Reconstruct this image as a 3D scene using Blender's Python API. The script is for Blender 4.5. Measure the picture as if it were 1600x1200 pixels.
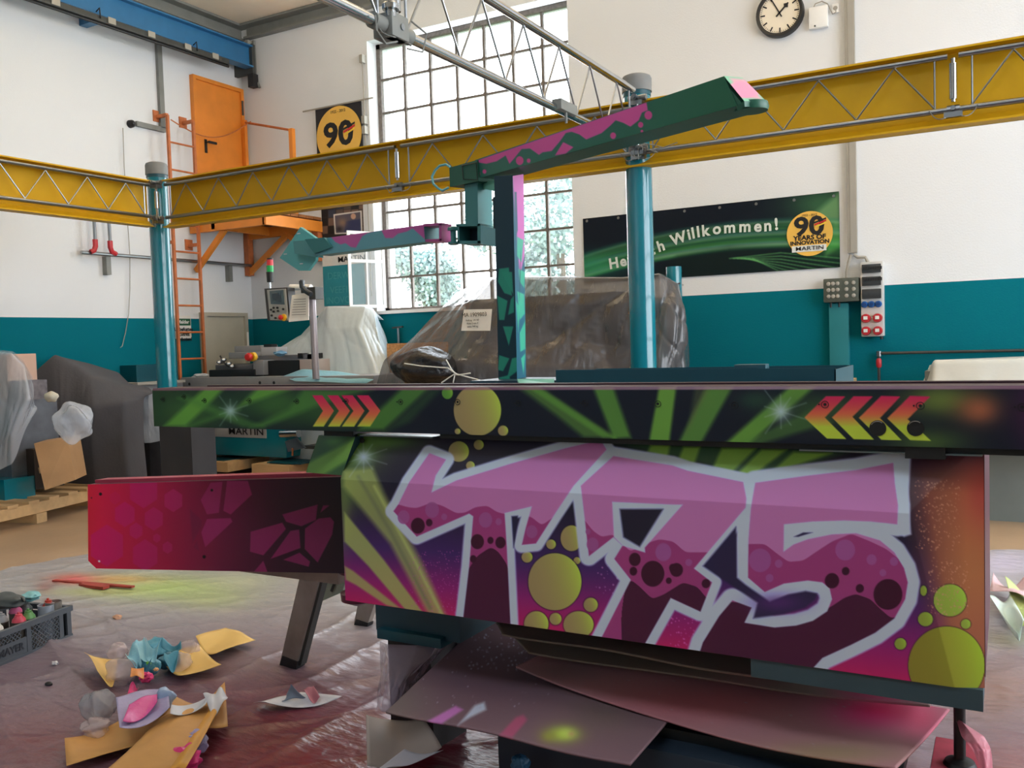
import bpy, bmesh, math, random
import numpy as np
from mathutils import Vector, Matrix
for _o in list(bpy.data.objects): bpy.data.objects.remove(_o)
SC = bpy.context.scene
COL = SC.collection
random.seed(7); RNG = np.random.default_rng(7)
# ---------------------------------------------------------------- camera
FPX = 1400.0; YAW, PIT, ROL = (math.radians(a) for a in (29.0326, 2.7210, 1.8035))
EYE = np.array([0.0, 0.0, 1.55])
_F = np.array([-math.sin(YAW)*math.cos(PIT), math.cos(YAW)*math.cos(PIT), -math.sin(PIT)])
_R0 = np.array([math.cos(YAW), math.sin(YAW), 0.0]); _U0 = np.cross(_R0, _F)
_R = math.cos(ROL)*_R0 - math.sin(ROL)*_U0; _U = math.sin(ROL)*_R0 + math.cos(ROL)*_U0
cd = bpy.data.cameras.new('camera'); cam = bpy.data.objects.new('camera', cd); COL.objects.link(cam)
cd.sensor_width = 36.0; cd.lens = 36.0*FPX/1600.0; cd.clip_start = 0.05; cd.clip_end = 300
cam.matrix_world = Matrix(((_R[0], _U[0], -_F[0], EYE[0]), (_R[1], _U[1], -_F[1], EYE[1]), (_R[2], _U[2], -_F[2], EYE[2]), (0, 0, 0, 1)))
SC.camera = cam
# ---------------------------------------------------------------- sky, light, exposure
SC.view_settings.view_transform = 'Standard'; SC.view_settings.look = 'None'
SC.view_settings.gamma = 1.0; SC.view_settings.use_curve_mapping = False
SC.view_settings.exposure = -0.12
W = bpy.data.worlds.new('overcast_sky'); SC.world = W; W.use_nodes = True
nt = W.node_tree; bg = nt.nodes['Background']; bg.inputs[1].default_value = 6.0
tc = nt.nodes.new('ShaderNodeTexCoord'); sp = nt.nodes.new('ShaderNodeSeparateXYZ'); rp = nt.nodes.new('ShaderNodeValToRGB')
nt.links.new(tc.outputs['Generated'], sp.inputs[0]); nt.links.new(sp.outputs[2], rp.inputs[0]); nt.links.new(rp.outputs[0], bg.inputs[0])
rp.color_ramp.elements[0].color = (0.95, 0.97, 1.0, 1); rp.color_ramp.elements[1].color = (0.78, 0.88, 1.0, 1)

def area(name, loc, direction, sx, sy, power, color):
    l = bpy.data.lights.new(name, 'AREA'); l.shape = 'RECTANGLE'; l.size = sx; l.size_y = sy; l.energy = power; l.color = color
    o = bpy.data.objects.new(name, l); COL.objects.link(o); o.location = loc
    o.rotation_euler = Vector(direction).to_track_quat('-Z', 'Y').to_euler()
    return o
# daylight entering through the tall windows of the right wall and the back window; the other lamps are added fills without fixtures
area('daylight_right_windows', (4.75, 4.7, 3.05), (-1, 0, 0.03), 6.6, 4.2, 235, (0.80, 0.92, 1.04))
area('rear_fill_light', (-4.6, -6.3, 3.6), (0.05, 1, 0.2), 8.0, 2.6, 44, (0.70, 0.85, 1.0))  # added fill from behind the camera; the wall there has no opening
area('overhead_fill_light', (-1.6, -0.9, 6.04), (0, 0.1, -1), 3.6, 1.6, 135, (0.70, 0.84, 1.0))  # added overhead fill for the saw front; the ceiling is closed here
area('daylight_back_window', (-5.7, 9.85, 3.8), (0, -1, -0.1), 2.7, 3.5, 130, (0.88, 0.95, 1.0))
for lx, ly in ((-6.0, 6.0), (-1.5, 6.0)):   # added warm uplights, no fixtures, to warm ceiling and upper walls
    area('warm_uplight_fill', (lx, ly, 5.0), (0, 0, 1), 1.6, 0.8, 100, (1.0, 0.85, 0.64))

# ---------------------------------------------------------------- helpers
def qy(x, y, c):
    d = _F*FPX + (x-800)*_R - (y-600)*_U; return EYE + d*((c-EYE[1])/d[1])
def qx(x, y, c):
    d = _F*FPX + (x-800)*_R - (y-600)*_U; return EYE + d*((c-EYE[0])/d[0])
def qz(x, y, c):
    d = _F*FPX + (x-800)*_R - (y-600)*_U; return EYE + d*((c-EYE[2])/d[2])
def to_px(P):
    v = P-EYE; w = np.maximum(v@_F, 0.05); return 800+FPX*(v@_R)/w, 600-FPX*(v@_U)/w
def lin(c):
    c = np.asarray(c, float)/255.0
    return np.where(c <= 0.04045, c/12.92, ((c+0.055)/1.055)**2.4)
def L4(c, k=1.0):
    v = np.clip(lin(c)*k, 0, 0.95); return (float(v[0]), float(v[1]), float(v[2]), 1.0)

MATS = {}
def mat(name, c=(128, 128, 128), rough=0.5, metal=0.0, k=1.0, bump=None, var=None, spec=0.5, film=None, emit=0.0, attr=False, coat=0.0):
    if name in MATS: return MATS[name]
    m = bpy.data.materials.new(name); m.use_nodes = True; n = m.node_tree.nodes; l = m.node_tree.links
    b = n['Principled BSDF']; b.inputs['Roughness'].default_value = rough; b.inputs['Metallic'].default_value = metal
    b.inputs['Specular IOR Level'].default_value = spec; b.inputs['Coat Weight'].default_value = coat
    col = L4(c, k); b.inputs['Base Color'].default_value = col
    t = n.new('ShaderNodeTexCoord')
    src = None
    if attr:
        a = n.new('ShaderNodeAttribute'); a.attribute_name = 'Col'; src = a.outputs['Color']
    if var or (attr and var):
        nz = n.new('ShaderNodeTexNoise'); nz.inputs['Scale'].default_value = var[0]; nz.inputs['Detail'].default_value = 5
        if len(var) > 2:
            mp = n.new('ShaderNodeMapping'); mp.inputs['Scale'].default_value = var[2]; l.new(t.outputs['Object'], mp.inputs[0]); l.new(mp.outputs[0], nz.inputs['Vector'])
        else: l.new(t.outputs['Object'], nz.inputs['Vector'])
        mr = n.new('ShaderNodeMapRange'); mr.inputs['From Min'].default_value = 0.3; mr.inputs['From Max'].default_value = 0.7
        mr.inputs['To Min'].default_value = 1-var[1]; mr.inputs['To Max'].default_value = 1+var[1]*0.6; l.new(nz.outputs['Fac'], mr.inputs['Value'])
        mx = n.new('ShaderNodeVectorMath'); mx.operation = 'SCALE'; mx.inputs[0].default_value = col[:3]
        if src: l.new(src, mx.inputs[0])
        l.new(mr.outputs[0], mx.inputs['Scale']); src = mx.outputs[0]
    if src: l.new(src, b.inputs['Base Color'])
    if bump:
        nb = n.new('ShaderNodeTexNoise'); nb.inputs['Scale'].default_value = bump[0]; nb.inputs['Detail'].default_value = 6
        if len(bump) > 2:
            mp = n.new('ShaderNodeMapping'); mp.inputs['Scale'].default_value = bump[2]; l.new(t.outputs['Object'], mp.inputs[0]); l.new(mp.outputs[0], nb.inputs['Vector'])
        else: l.new(t.outputs['Object'], nb.inputs['Vector'])
        bp = n.new('ShaderNodeBump'); bp.inputs['Strength'].default_value = bump[1]; bp.inputs['Distance'].default_value = 0.02
        l.new(nb.outputs['Fac'], bp.inputs['Height']); l.new(bp.outputs[0], b.inputs['Normal'])
    if emit:
        b.inputs['Emission Color'].default_value = col; b.inputs['Emission Strength'].default_value = emit
    if film is not None:
        tr = n.new('ShaderNodeBsdfTransparent'); mi = n.new('ShaderNodeMixShader'); mi.inputs[0].default_value = film
        l.new(tr.outputs[0], mi.inputs[1]); l.new(b.outputs[0], mi.inputs[2]); l.new(mi.outputs[0], n['Material Output'].inputs[0])
    MATS[name] = m; return m

class MB:
    """collects shapes and links them as ONE mesh object"""
    def __init__(s): s.bm = bmesh.new()
    def box(s, a, b, bev=0.0):
        a = np.minimum(a, b).astype(float), np.maximum(a, b).astype(float); lo, hi = a
        return s.hexa([(lo[0], lo[1], lo[2]), (hi[0], lo[1], lo[2]), (hi[0], hi[1], lo[2]), (lo[0], hi[1], lo[2]),
                       (lo[0], lo[1], hi[2]), (hi[0], lo[1], hi[2]), (hi[0], hi[1], hi[2]), (lo[0], hi[1], hi[2])], bev)
    def hexa(s, p, bev=0.0):
        v = [s.bm.verts.new(tuple(map(float, q))) for q in p]
        fs = [s.bm.faces.new([v[i] for i in f]) for f in ((3, 2, 1, 0), (4, 5, 6, 7), (0, 1, 5, 4), (1, 2, 6, 5), (2, 3, 7, 6), (3, 0, 4, 7))]
        if bev:
            es = list({e for f in fs for e in f.edges}); bmesh.ops.bevel(s.bm, geom=es, offset=bev, segments=2, affect='EDGES', profile=0.6)
        return s
    def quad(s, *p):
        s.bm.faces.new([s.bm.verts.new(tuple(map(float, q))) for q in p]); return s
    def cyl(s, a, b, r, n=16, r2=None, cap=True):
        a = Vector(a); b = Vector(b); d = (b-a); z = d.normalized(); x = z.orthogonal().normalized(); y = z.cross(x)
        r2 = r if r2 is None else r2
        A = [s.bm.verts.new(a+(x*math.cos(t)+y*math.sin(t))*r) for t in (2*math.pi*i/n for i in range(n))]
        B = [s.bm.verts.new(b+(x*math.cos(t)+y*math.sin(t))*r2) for t in (2*math.pi*i/n for i in range(n))]
        for i in range(n): s.bm.faces.new((A[i], A[(i+1) % n], B[(i+1) % n], B[i]))
        if cap: s.bm.faces.new(A[::-1]); s.bm.faces.new(B)
        return s
    def tube(s, pts, r, n=8):
        pts = [Vector(tuple(map(float, p))) for p in pts]; prev = None; ref = None; first = None
        for i, p in enumerate(pts):
            d = (pts[min(i+1, len(pts)-1)]-pts[max(i-1, 0)]).normalized()
            if ref is None: ref = d.orthogonal().normalized()
            ref = (ref-d*ref.dot(d)).normalized(); y = d.cross(ref)
            ring = [s.bm.verts.new(p+(ref*math.cos(t)+y*math.sin(t))*r) for t in (2*math.pi*k/n for k in range(n))]
            if prev:
                for k in range(n): s.bm.faces.new((prev[k], prev[(k+1) % n], ring[(k+1) % n], ring[k]))
            else: first = ring
            prev = ring
        s.bm.faces.new(first[::-1]); s.bm.faces.new(prev); return s
    def prism(s, pts, d):
        d = Vector(tuple(map(float, d))); A = [s.bm.verts.new(tuple(map(float, p))) for p in pts]; B = [s.bm.verts.new(v.co+d) for v in A]; n = len(A)
        s.bm.faces.new(A); s.bm.faces.new(B[::-1])
        for i in range(n): s.bm.faces.new((A[i], B[i], B[(i+1) % n], A[(i+1) % n]))
        return s
    def lathe(s, c, prof, n=20, axis=(0, 0, 1)):
        c = Vector(tuple(map(float, c))); z = Vector(axis).normalized(); x = z.orthogonal().normalized(); y = z.cross(x); prev = None
        for r, h in prof:
            ring = [s.bm.verts.new(c+z*h+(x*math.cos(t)+y*math.sin(t))*max(r, 1e-4)) for t in (2*math.pi*i/n for i in range(n))]
            if prev:
                for k in range(n): s.bm.faces.new((prev[k], prev[(k+1) % n], ring[(k+1) % n], ring[k]))
            else: s.bm.faces.new(ring[::-1])
            prev = ring
        s.bm.faces.new(prev); return s
    def build(s, name, m, parent=None, smooth=True, label=None):
        bmesh.ops.recalc_face_normals(s.bm, faces=s.bm.faces[:])
        me = bpy.data.meshes.new(name); s.bm.to_mesh(me); s.bm.free()
        if m: me.materials.append(m)
        if smooth: me.shade_smooth(); me.set_sharp_from_angle(angle=math.radians(35))
        return link(name, me, parent, label)
def link(name, data, parent=None, label=None):
    o = bpy.data.objects.new(name, data); COL.objects.link(o)
    if parent:
        o.parent = parent
        if parent.parent is None: o.matrix_parent_inverse = Matrix.Translation(-parent.location)
    if label: o['label'] = label
    return o
def tag(o, label, cat, group=None, kind=None):
    o['label'] = label; o['category'] = cat
    if group: o['group'] = group
    if kind: o['kind'] = kind
    return o
def thing(name, label, cat, loc, group=None):
    o = bpy.data.objects.new(name, None); COL.objects.link(o); o.location = tuple(map(float, loc)); o.empty_display_size = 0.1
    return tag(o, label, cat, group)
def struct(o): o['kind'] = 'structure'; return o

def pbox(x0, y0, x1, y1, c, dep):
    """corners of a box whose front face lies in the world plane Y = c"""
    a = qy(x0, y0, c); b = qy(x1, y1, c); return (a[0], c, b[2]), (b[0], c+dep, a[2])
def gridobj(name, V, nu, nv, m, colors=None, parent=None, label=None, smooth=True):
    """V: (nu*nv,3) in row-major (v rows of u)"""
    me = bpy.data.meshes.new(name); me.vertices.add(nu*nv); me.vertices.foreach_set('co', V.astype(np.float32).ravel())
    i = np.arange(nu-1)[None, :]+np.arange(nv-1)[:, None]*nu; i = i.ravel()
    q = np.stack([i, i+1, i+1+nu, i+nu], 1).astype(np.int32); me.loops.add(q.size); me.loops.foreach_set('vertex_index', q.ravel())
    me.polygons.add(len(q)); me.polygons.foreach_set('loop_start', np.arange(0, q.size, 4, dtype=np.int32)); me.update(calc_edges=True); me.validate()
    if colors is not None:
        ca = me.color_attributes.new('Col', 'FLOAT_COLOR', 'POINT')
        ca.data.foreach_set('color', np.concatenate([colors, np.ones((len(colors), 1))], 1).astype(np.float32).ravel())
    me.materials.append(m)
    if smooth: me.shade_smooth(); 
    return link(name, me, parent, label)
def text(name, body, size, origin, xdir, ydir, m, parent, bold=0.0, ext=0.001, align='CENTER', shear=0.0, sx=1.0):
    c = bpy.data.curves.new(name, 'FONT'); c.body = body; c.size = size; c.extrude = ext; c.offset = bold; c.align_x = align; c.align_y = 'CENTER'; c.shear = shear; c.resolution_u = 3
    t = bpy.data.objects.new(name, c); COL.objects.link(t); bpy.context.view_layer.update()
    me = bpy.data.meshes.new_from_object(t.evaluated_get(bpy.context.evaluated_depsgraph_get())); bpy.data.objects.remove(t)
    x = Vector(xdir).normalized(); y = Vector(ydir).normalized(); z = x.cross(y)
    M = Matrix(((x[0]*sx, y[0], z[0], origin[0]), (x[1]*sx, y[1], z[1], origin[1]), (x[2]*sx, y[2], z[2], origin[2]), (0, 0, 0, 1))); me.transform(M)
    me.materials.clear(); me.materials.append(m); me.name = name
    return link(name, me, parent)

class Art:
    """paint laid on a surface; blends in display space"""
    def __init__(s, X, Y, base): s.X = X; s.Y = Y; s.c = np.tile(np.array(base, float), (len(X), 1))
    def _put(s, idx, m, col, a):
        m = (m*a)[:, None]; c = col(s.X[idx], s.Y[idx]) if callable(col) else np.array(col, float)
        s.c[idx] = s.c[idx]*(1-m)+c*m
    def _sel(s, pts, mg):
        p = np.asarray(pts, float); return np.nonzero((s.X > p[:, 0].min()-mg) & (s.X < p[:, 0].max()+mg) & (s.Y > p[:, 1].min()-mg) & (s.Y < p[:, 1].max()+mg))[0]
    @staticmethod
    def dseg(x, y, a, b):
        dx, dy = b[0]-a[0], b[1]-a[1]; t = np.clip(((x-a[0])*dx+(y-a[1])*dy)/(dx*dx+dy*dy+1e-9), 0, 1); return np.hypot(x-a[0]-t*dx, y-a[1]-t*dy)
    def poly(s, pts, col, soft=1.2, a=1.0, grow=0.0):
        idx = s._sel(pts, grow+soft+1); x = s.X[idx]; y = s.Y[idx]
        if not len(idx): return
        d = np.full(len(idx), 1e9); ins = np.zeros(len(idx), bool); n = len(pts)
        for i in range(n):
            p, q = pts[i], pts[(i+1) % n]; d = np.minimum(d, s.dseg(x, y, p, q))
            if p[1] != q[1]: ins ^= ((p[1] > y) != (q[1] > y)) & (x < (q[0]-p[0])*(y-p[1])/(q[1]-p[1])+p[0])
        d = np.where(ins, -d, d)-grow; s._put(idx, np.clip(0.5-d/soft, 0, 1), col, a)
    def line(s, pts, w, col, soft=1.2, a=1.0):
        idx = s._sel(pts, w+soft+1); x = s.X[idx]; y = s.Y[idx]
        if not len(idx): return
        d = np.full(len(idx), 1e9)
        for p, q in zip(pts[:-1], pts[1:]): d = np.minimum(d, s.dseg(x, y, p, q))
        s._put(idx, np.clip(0.5-(d-w)/soft, 0, 1), col, a)
    def ell(s, cx, cy, rx, ry, col, soft=1.2, a=1.0):
        R = max(rx, ry)+soft+1; idx = s._sel([(cx-R, cy-R), (cx+R, cy+R)], 0)
        if not len(idx): return
        d = (np.hypot((s.X[idx]-cx)/rx, (s.Y[idx]-cy)/ry)-1)*min(rx, ry); s._put(idx, np.clip(0.5-d/soft, 0, 1), col, a)
    def glow(s, cx, cy, rx, ry, col, a=1.0):
        idx = s._sel([(cx-2.5*rx, cy-2.5*ry), (cx+2.5*rx, cy+2.5*ry)], 0)
        if len(idx): s._put(idx, np.exp(-((s.X[idx]-cx)/rx)**2-((s.Y[idx]-cy)/ry)**2), col, a)
    def bubble(s, cx, cy, rx, ry=None, hi=(194, 206, 74), lo=(166, 138, 86)):
        ry = ry or rx
        def f(x, y):
            t = (np.clip(0.5+0.5*((x-cx)/rx)-0.15*((y-cy)/ry), 0, 1)**2.2)[:, None]; return np.array(lo)*(1-t)+np.array(hi)*t
        s.ell(cx, cy, rx+1.5, ry+1.5, (30, 26, 24), 1.5, 0.5); s.ell(cx, cy, rx, ry, f, 1.0)
    def star(s, cx, cy, r, col=(170, 178, 178)):
        for k in range(10):
            t = k*math.pi/5+0.3; L = r*(1.9 if k % 3 == 0 else 1.2); s.line([(cx, cy), (cx+L*math.cos(t), cy+L*math.sin(t))], 0.6, col, 3, 0.45)
        s.glow(cx, cy, r*0.6, r*0.6, col, 0.9)
    def out(s, k=1.0): return np.clip(lin(np.clip(s.c, 0, 255))*k, 0, 0.92)
def speckle(art, n, x0, x1, y0, y1, col, rmin=0.6, rmax=1.6):
    for _ in range(n): art.ell(random.uniform(x0, x1), random.uniform(y0, y1), *(2*[random.uniform(rmin, rmax)]), col, 1.0, random.uniform(.4, .9))
def mix(c0, c1, t):
    t = np.clip(t, 0, 1)[:, None]; return np.array(c0, float)*(1-t)+np.array(c1, float)*t
# ================================================================ materials
def wallmat(name):
    m = mat(name, (236, 226, 210), 0.9, k=0.98, bump=(60, 0.12), spec=0.15); n = m.node_tree.nodes; l = m.node_tree.links
    t = n.new('ShaderNodeTexCoord'); s = n.new('ShaderNodeSeparateXYZ'); l.new(t.outputs['Object'], s.inputs[0])
    gt = n.new('ShaderNodeMath'); gt.operation = 'GREATER_THAN'; gt.inputs[1].default_value = 1.985; l.new(s.outputs[2], gt.inputs[0])
    nz = n.new('ShaderNodeTexNoise'); nz.inputs['Scale'].default_value = 0.7; l.new(t.outputs['Object'], nz.inputs['Vector'])
    w = n.new('ShaderNodeMix'); w.data_type = 'RGBA'; w.inputs[6].default_value = L4((224, 227, 230)); w.inputs[7].default_value = L4((229, 232, 235)); l.new(nz.outputs['Fac'], w.inputs[0])
    x = n.new('ShaderNodeMix'); x.data_type = 'RGBA'; x.inputs[6].default_value = L4((0, 110, 124)); l.new(w.outputs[2], x.inputs[7]); l.new(gt.outputs[0], x.inputs[0])
    l.new(x.outputs[2], n['Principled BSDF'].inputs['Base Color']); return m
WALL = wallmat('wall_paint')
CEIL = mat('ceiling_paint', (248, 234, 212), 0.9, var=(3, 0.05))
FLOOR = mat('floor_concrete', (176, 148, 118), 0.45, var=(1.3, 0.14), bump=(14, 0.12))
STEELG = mat('grey_painted_steel', (128, 130, 126), 0.5, var=(6, 0.12))
DARKG = mat('dark_grey_metal', (62, 64, 62), 0.5, var=(8, 0.15))
BLACK = mat('black_plastic', (22, 22, 24), 0.45, bump=(90, 0.05))
CHROME = mat('chrome_tube', (196, 200, 204), 0.16, 1.0, bump=(30, 0.02))
CHROMED = mat('worn_chrome', (150, 154, 158), 0.28, 1.0, bump=(40, 0.04))
YEL = mat('yellow_girder_paint', (214, 166, 22), 0.45, spec=0.25, var=(4, 0.06), bump=(50, 0.03))
TEAL = mat('teal_gloss_paint', (12, 118, 134), 0.2, var=(3, 0.06), coat=0.6)
TEALD = mat('dark_teal_paint', (10, 74, 88), 0.4, var=(5, 0.1))
BLUE = mat('crane_blue_paint', (44, 110, 158), 0.45, var=(5, 0.1))
ORNG = mat('orange_paint', (228, 138, 46), 0.5, var=(5, 0.08))
ORNGD = mat('rusty_orange_paint', (196, 112, 62), 0.55, var=(12, 0.2))
DOORG = mat('warm_grey_door_paint', (178, 174, 160), 0.5, var=(4, 0.06))
GREYM = mat('machine_grey_paint', (140, 140, 142), 0.45, var=(8, 0.08), bump=(120, 0.05))
WHITEP = mat('white_paint', (238, 238, 236), 0.5, var=(8, 0.04))
PAPER = mat('white_paper', (232, 230, 226), 0.75, var=(10, 0.05))
WOOD = mat('raw_pine', (205, 168, 120), 0.7, var=(2.5, 0.14, (1, 5, 5)), bump=(20, 0.05))
CARD = mat('brown_cardboard', (180, 140, 98), 0.8, var=(5, 0.1), bump=(30, 0.06))
OSB = mat('pressed_board', (214, 160, 108), 0.75, var=(40, 0.35), bump=(60, 0.2))
RED = mat('signal_red', (205, 36, 34), 0.35, var=(20, 0.05))
CERED = mat('socket_red', (190, 44, 52), 0.4, var=(20, 0.05))
CEBLU = mat('socket_blue', (30, 90, 160), 0.4, var=(20, 0.05))
GREEN = mat('lamp_green', (18, 170, 90), 0.3, var=(20, 0.05))
YELP = mat('yellow_plastic', (236, 186, 40), 0.4, var=(20, 0.05))
DUCT = mat('pale_grey_duct', (160, 156, 146), 0.6, var=(5, 0.05))
FRAMEM = mat('old_window_steel', (112, 104, 98), 0.6, var=(30, 0.3))
INKB = mat('black_print', (18, 18, 22), 0.6, var=(30, 0.05))
INKW = mat('white_print', (225, 228, 225), 0.6, var=(30, 0.04))
GLASS = mat('window_glass', (235, 245, 250), 0.05, film=0.12, bump=(3, 0.02))
def filmmat(name, c, rough, fac, bump=(9, 0.7), spec=0.6): return mat(name, c, rough, film=fac, bump=bump, spec=spec)
CLEARF = filmmat('clear_film', (226, 232, 242), 0.14, 0.42, (9, 1.0, (1.5, 1.5, .6)))
WHITEF = filmmat('milky_film', (228, 240, 246), 0.22, 0.80, (4, 0.6, (2.2, 2.2, .5)))
DARKF = filmmat('dark_grey_film', (88, 86, 88), 0.16, 0.82, (5, 1.0, (1.6, 1.6, .45)))
BLACKF = mat('black_film', (26, 25, 27), 0.25, bump=(16, 1.0))
# ================================================================ setting
XL, YB, ZC, XR, YF = -9.5, 9.5, 6.09, 4.6, -6.5
def wall(name, boxes, m=WALL):
    b = MB()
    for lo, hi in boxes: b.box(lo, hi)
    return struct(b.build(name, m, smooth=False))
wx0, wx1, wz0, wz1 = -7.27, -4.40, 1.99, 5.50
wall('wall_back', [((XL-.3, YB, 0), (wx0, YB+.45, ZC)), ((wx1, YB, 0), (XR+.3, YB+.45, ZC)), ((wx0, YB, 0), (wx1, YB+.45, wz0)), ((wx0, YB, wz1), (wx1, YB+.45, ZC))])
wall('wall_left', [((XL-.3, YF-.3, 0), (XL, YB, ZC))])
wall('wall_right', [((XR, YF-.3, 0), (XR+.3, 1.3, ZC)), ((XR, 9.1, 0), (XR+.3, YB, ZC)), ((XR, 1.3, 0), (XR+.3, 9.1, .9)), ((XR, 1.3, 5.25), (XR+.3, 9.1, ZC))])
wall('wall_front', [((XL, YF-.3, 0), (XR, YF, ZC))])
struct(MB().box((XL-.3, YF-.3, -.2), (XR+.3, YB+.45, 0)).build('floor', FLOOR, smooth=False))
struct(MB().box((XL-.3, YF-.3, ZC), (XR+.3, YB+.45, ZC+.2)).build('ceiling', CEIL, smooth=False))
# back window: steel glazing bars and single panes
ncol, nrow = 7, 8; wy = YB+.22
fr = MB(); 
for a, b in (((wx0, wz0), (wx0+.06, wz1)), ((wx1-.06, wz0), (wx1, wz1)), ((wx0, wz0), (wx1, wz0+.05)), ((wx0, wz1-.06), (wx1, wz1))): fr.box((a[0], wy-.03, a[1]), (b[0], wy+.03, b[1]))
win = struct(fr.build('window_1', FRAMEM, smooth=False))
px = [wx0+.03+(wx1-wx0-.06)*i/ncol for i in range(ncol+1)]; pz = [wz0+.02+(wz1-wz0-.05)*i/nrow for i in range(nrow+1)]
for i in range(1, ncol): MB().box((px[i]-.016, wy-.02, wz0), (px[i]+.016, wy+.02, wz1)).build('glazing_bar', FRAMEM, win, False)
for j in range(1, nrow): MB().box((wx0, wy-.018, pz[j]-.013), (wx1, wy+.018, pz[j]+.013)).build('glazing_bar', FRAMEM, win, False)
for i in range(1, ncol):
    b = MB()
    for j in range(1, nrow): b.lathe((px[i], wy-.028, pz[j]), [(.03, 0), (.03, .012)], 8, (0, 1, 0))
    b.build('bar_rivet', FRAMEM, win)
pane_me = None
for i in range(ncol):
    for j in range(nrow):
        if i == 1 and j < 2: continue
        if pane_me is None:
            b = MB().box((-.5*(px[1]-px[0]), -.002, -.5*(pz[1]-pz[0])), (.5*(px[1]-px[0]), .002, .5*(pz[1]-pz[0]))); o = b.build('pane', GLASS, win, False); pane_me = o.data
        else: o = link('pane', pane_me, win)
        o.location = ((px[i]+px[i+1])/2, wy, (pz[j]+pz[j+1])/2)
struct(MB().box((wx0, YB-.03, wz0-.03), (wx1, YB+.2, wz0+.012)).build('window_sill', WHITEP, smooth=False))
# hinged casement swung into the hall
cas = MB(); h0 = np.array([-7.12, 9.5]); h1 = np.array([-7.34, 9.02]); dv = (h1-h0); nv = np.array([-dv[1], dv[0]]); nv = nv/np.linalg.norm(nv)*.02
cz0, cz1 = 2.04, 3.02
def cbar(t0, t1, z0, z1, mb):
    a = h0+dv*t0; b = h0+dv*t1
    return mb.hexa([(a[0], a[1], z0), (b[0], b[1], z0), (b[0]+nv[0], b[1]+nv[1], z0), (a[0]+nv[0], a[1]+nv[1], z0), (a[0], a[1], z1), (b[0], b[1], z1), (b[0]+nv[0], b[1]+nv[1], z1), (a[0]+nv[0], a[1]+nv[1], z1)])
for t0, t1, z0, z1 in ((0, .08, cz0, cz1), (.92, 1, cz0, cz1), (.08, .92, cz0, cz0+.04), (.08, .92, cz1-.04, cz1), (.48, .52, cz0+.04, cz1-.04), (.08, .92, 2.62, 2.66)): cbar(t0, t1, z0, z1, cas)
case = struct(cas.build('window_casement', WHITEP, smooth=False))
for t0, t1 in ((.08, .48), (.52, .92)):
    for z0, z1 in ((cz0+.04, 2.62), (2.66, cz1-.04)): cbar(t0+.005, t1-.005, z0, z1, MB()).build('pane', GLASS, case, False)
# right windows (outside the picture; they let the daylight in)
b = MB()
for y in np.linspace(1.3, 9.1, 9): b.box((XR+.1, y-.03, .9), (XR+.16, y+.03, 5.25))
for z in np.linspace(.9, 5.25, 8): b.box((XR+.1, 1.3, z-.025), (XR+.16, 9.1, z+.025))
struct(b.build('window_2', FRAMEM, smooth=False))
# steel trims under the ceiling
b = MB(); z1 = ZC-.005
b.box((XL, YF, z1-.03), (XL+.16, YB, z1)).box((XL, YF, z1-.17), (XL+.03, YB, z1)).box((XL, YF, z1-.19), (XL+.10, YB, z1-.165)); struct(b.build('trim_1', STEELG, smooth=False))
b = MB(); b.box((XL+.16, YB-.16, z1-.03), (XR, YB, z1)).box((XL+.16, YB-.03, z1-.17), (XR, YB, z1)).box((XL+.16, YB-.10, z1-.19), (XR, YB, z1-.165)); struct(b.build('trim_2', STEELG, smooth=False))
# ---------------------------------------------------------------- outside
struct(MB().box((-60, 10.0, -.4), (40, 90, -.2)).build('outside_ground', mat('outside_grass', (120, 140, 96), 0.9, var=(2, .2)), smooth=False))
LEAF = mat('tree_leaves', (178, 200, 198), 0.7, var=(1.2, .3)); BARK = mat('tree_bark', (110, 95, 80), 0.9, var=(8, .3))
def tree(cx, cy, zc, rad, label, n=5200):
    t = thing('tree', label, 'tree', (cx, cy, -.2), 'trees outside the window')
    MB().cyl((cx, cy, -.2), (cx, cy, zc-rad*.3), .22, 8, .12).build('trunk', BARK, t)
    d = RNG.normal(size=(n, 3)); d /= np.linalg.norm(d, axis=1)[:, None]
    cl = RNG.integers(0, 9, n); cc = RNG.normal(size=(9, 3))*rad*.45; p = np.array([cx, cy, zc])+cc[cl]+d*(RNG.random(n)**.4)[:, None]*rad*.45
    s = rad*.036; a = RNG.normal(size=(n, 3)); a /= np.linalg.norm(a, axis=1)[:, None]; bb = np.cross(a, d); bb /= np.linalg.norm(bb, axis=1)[:, None]+1e-6
    V = np.stack([p-a*s-bb*s*.6, p+a*s-bb*s*.6, p+a*s+bb*s*.6, p-a*s+bb*s*.6], 1).reshape(-1, 3)
    me = bpy.data.meshes.new('foliage'); me.from_pydata(V.tolist(), [], [[4*i, 4*i+1, 4*i+2, 4*i+3] for i in range(n)]); me.materials.append(LEAF)
    o = link('foliage', me, t); o['kind'] = 'stuff'
tree(-16.3, 24, 4.0, 1.75, 'pale leafy tree outside the window, left of the green post')
tree(-11.3, 23.5, 4.6, 1.9, 'pale leafy tree outside the window, right of the green post')
tree(-12.6, 25, 3.1, 1.2, 'low pale tree outside the window beside the green post')
bt = thing('brick_building', 'red brick building with blue window seen through the open casement', 'building', (-21, 20, -.2))
BRK = mat('red_brickwork', (196, 128, 104), 0.85, var=(30, .25)); BLW = mat('blue_window_frame', (40, 110, 150), .5, var=(6, .1))
MB().box((-24, 19.5, -.2), (-16.9, 23, 4.0)).build('wall', BRK, bt, False)
MB().prism([(-24.3, 19.2, 4.0), (-24.3, 23.3, 4.0), (-24.3, 21.25, 4.9)], (7.7, 0, 0)).build('roof', mat('grey_roof_tiles', (140, 130, 126), .8, var=(20, .2)), bt, False)
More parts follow.
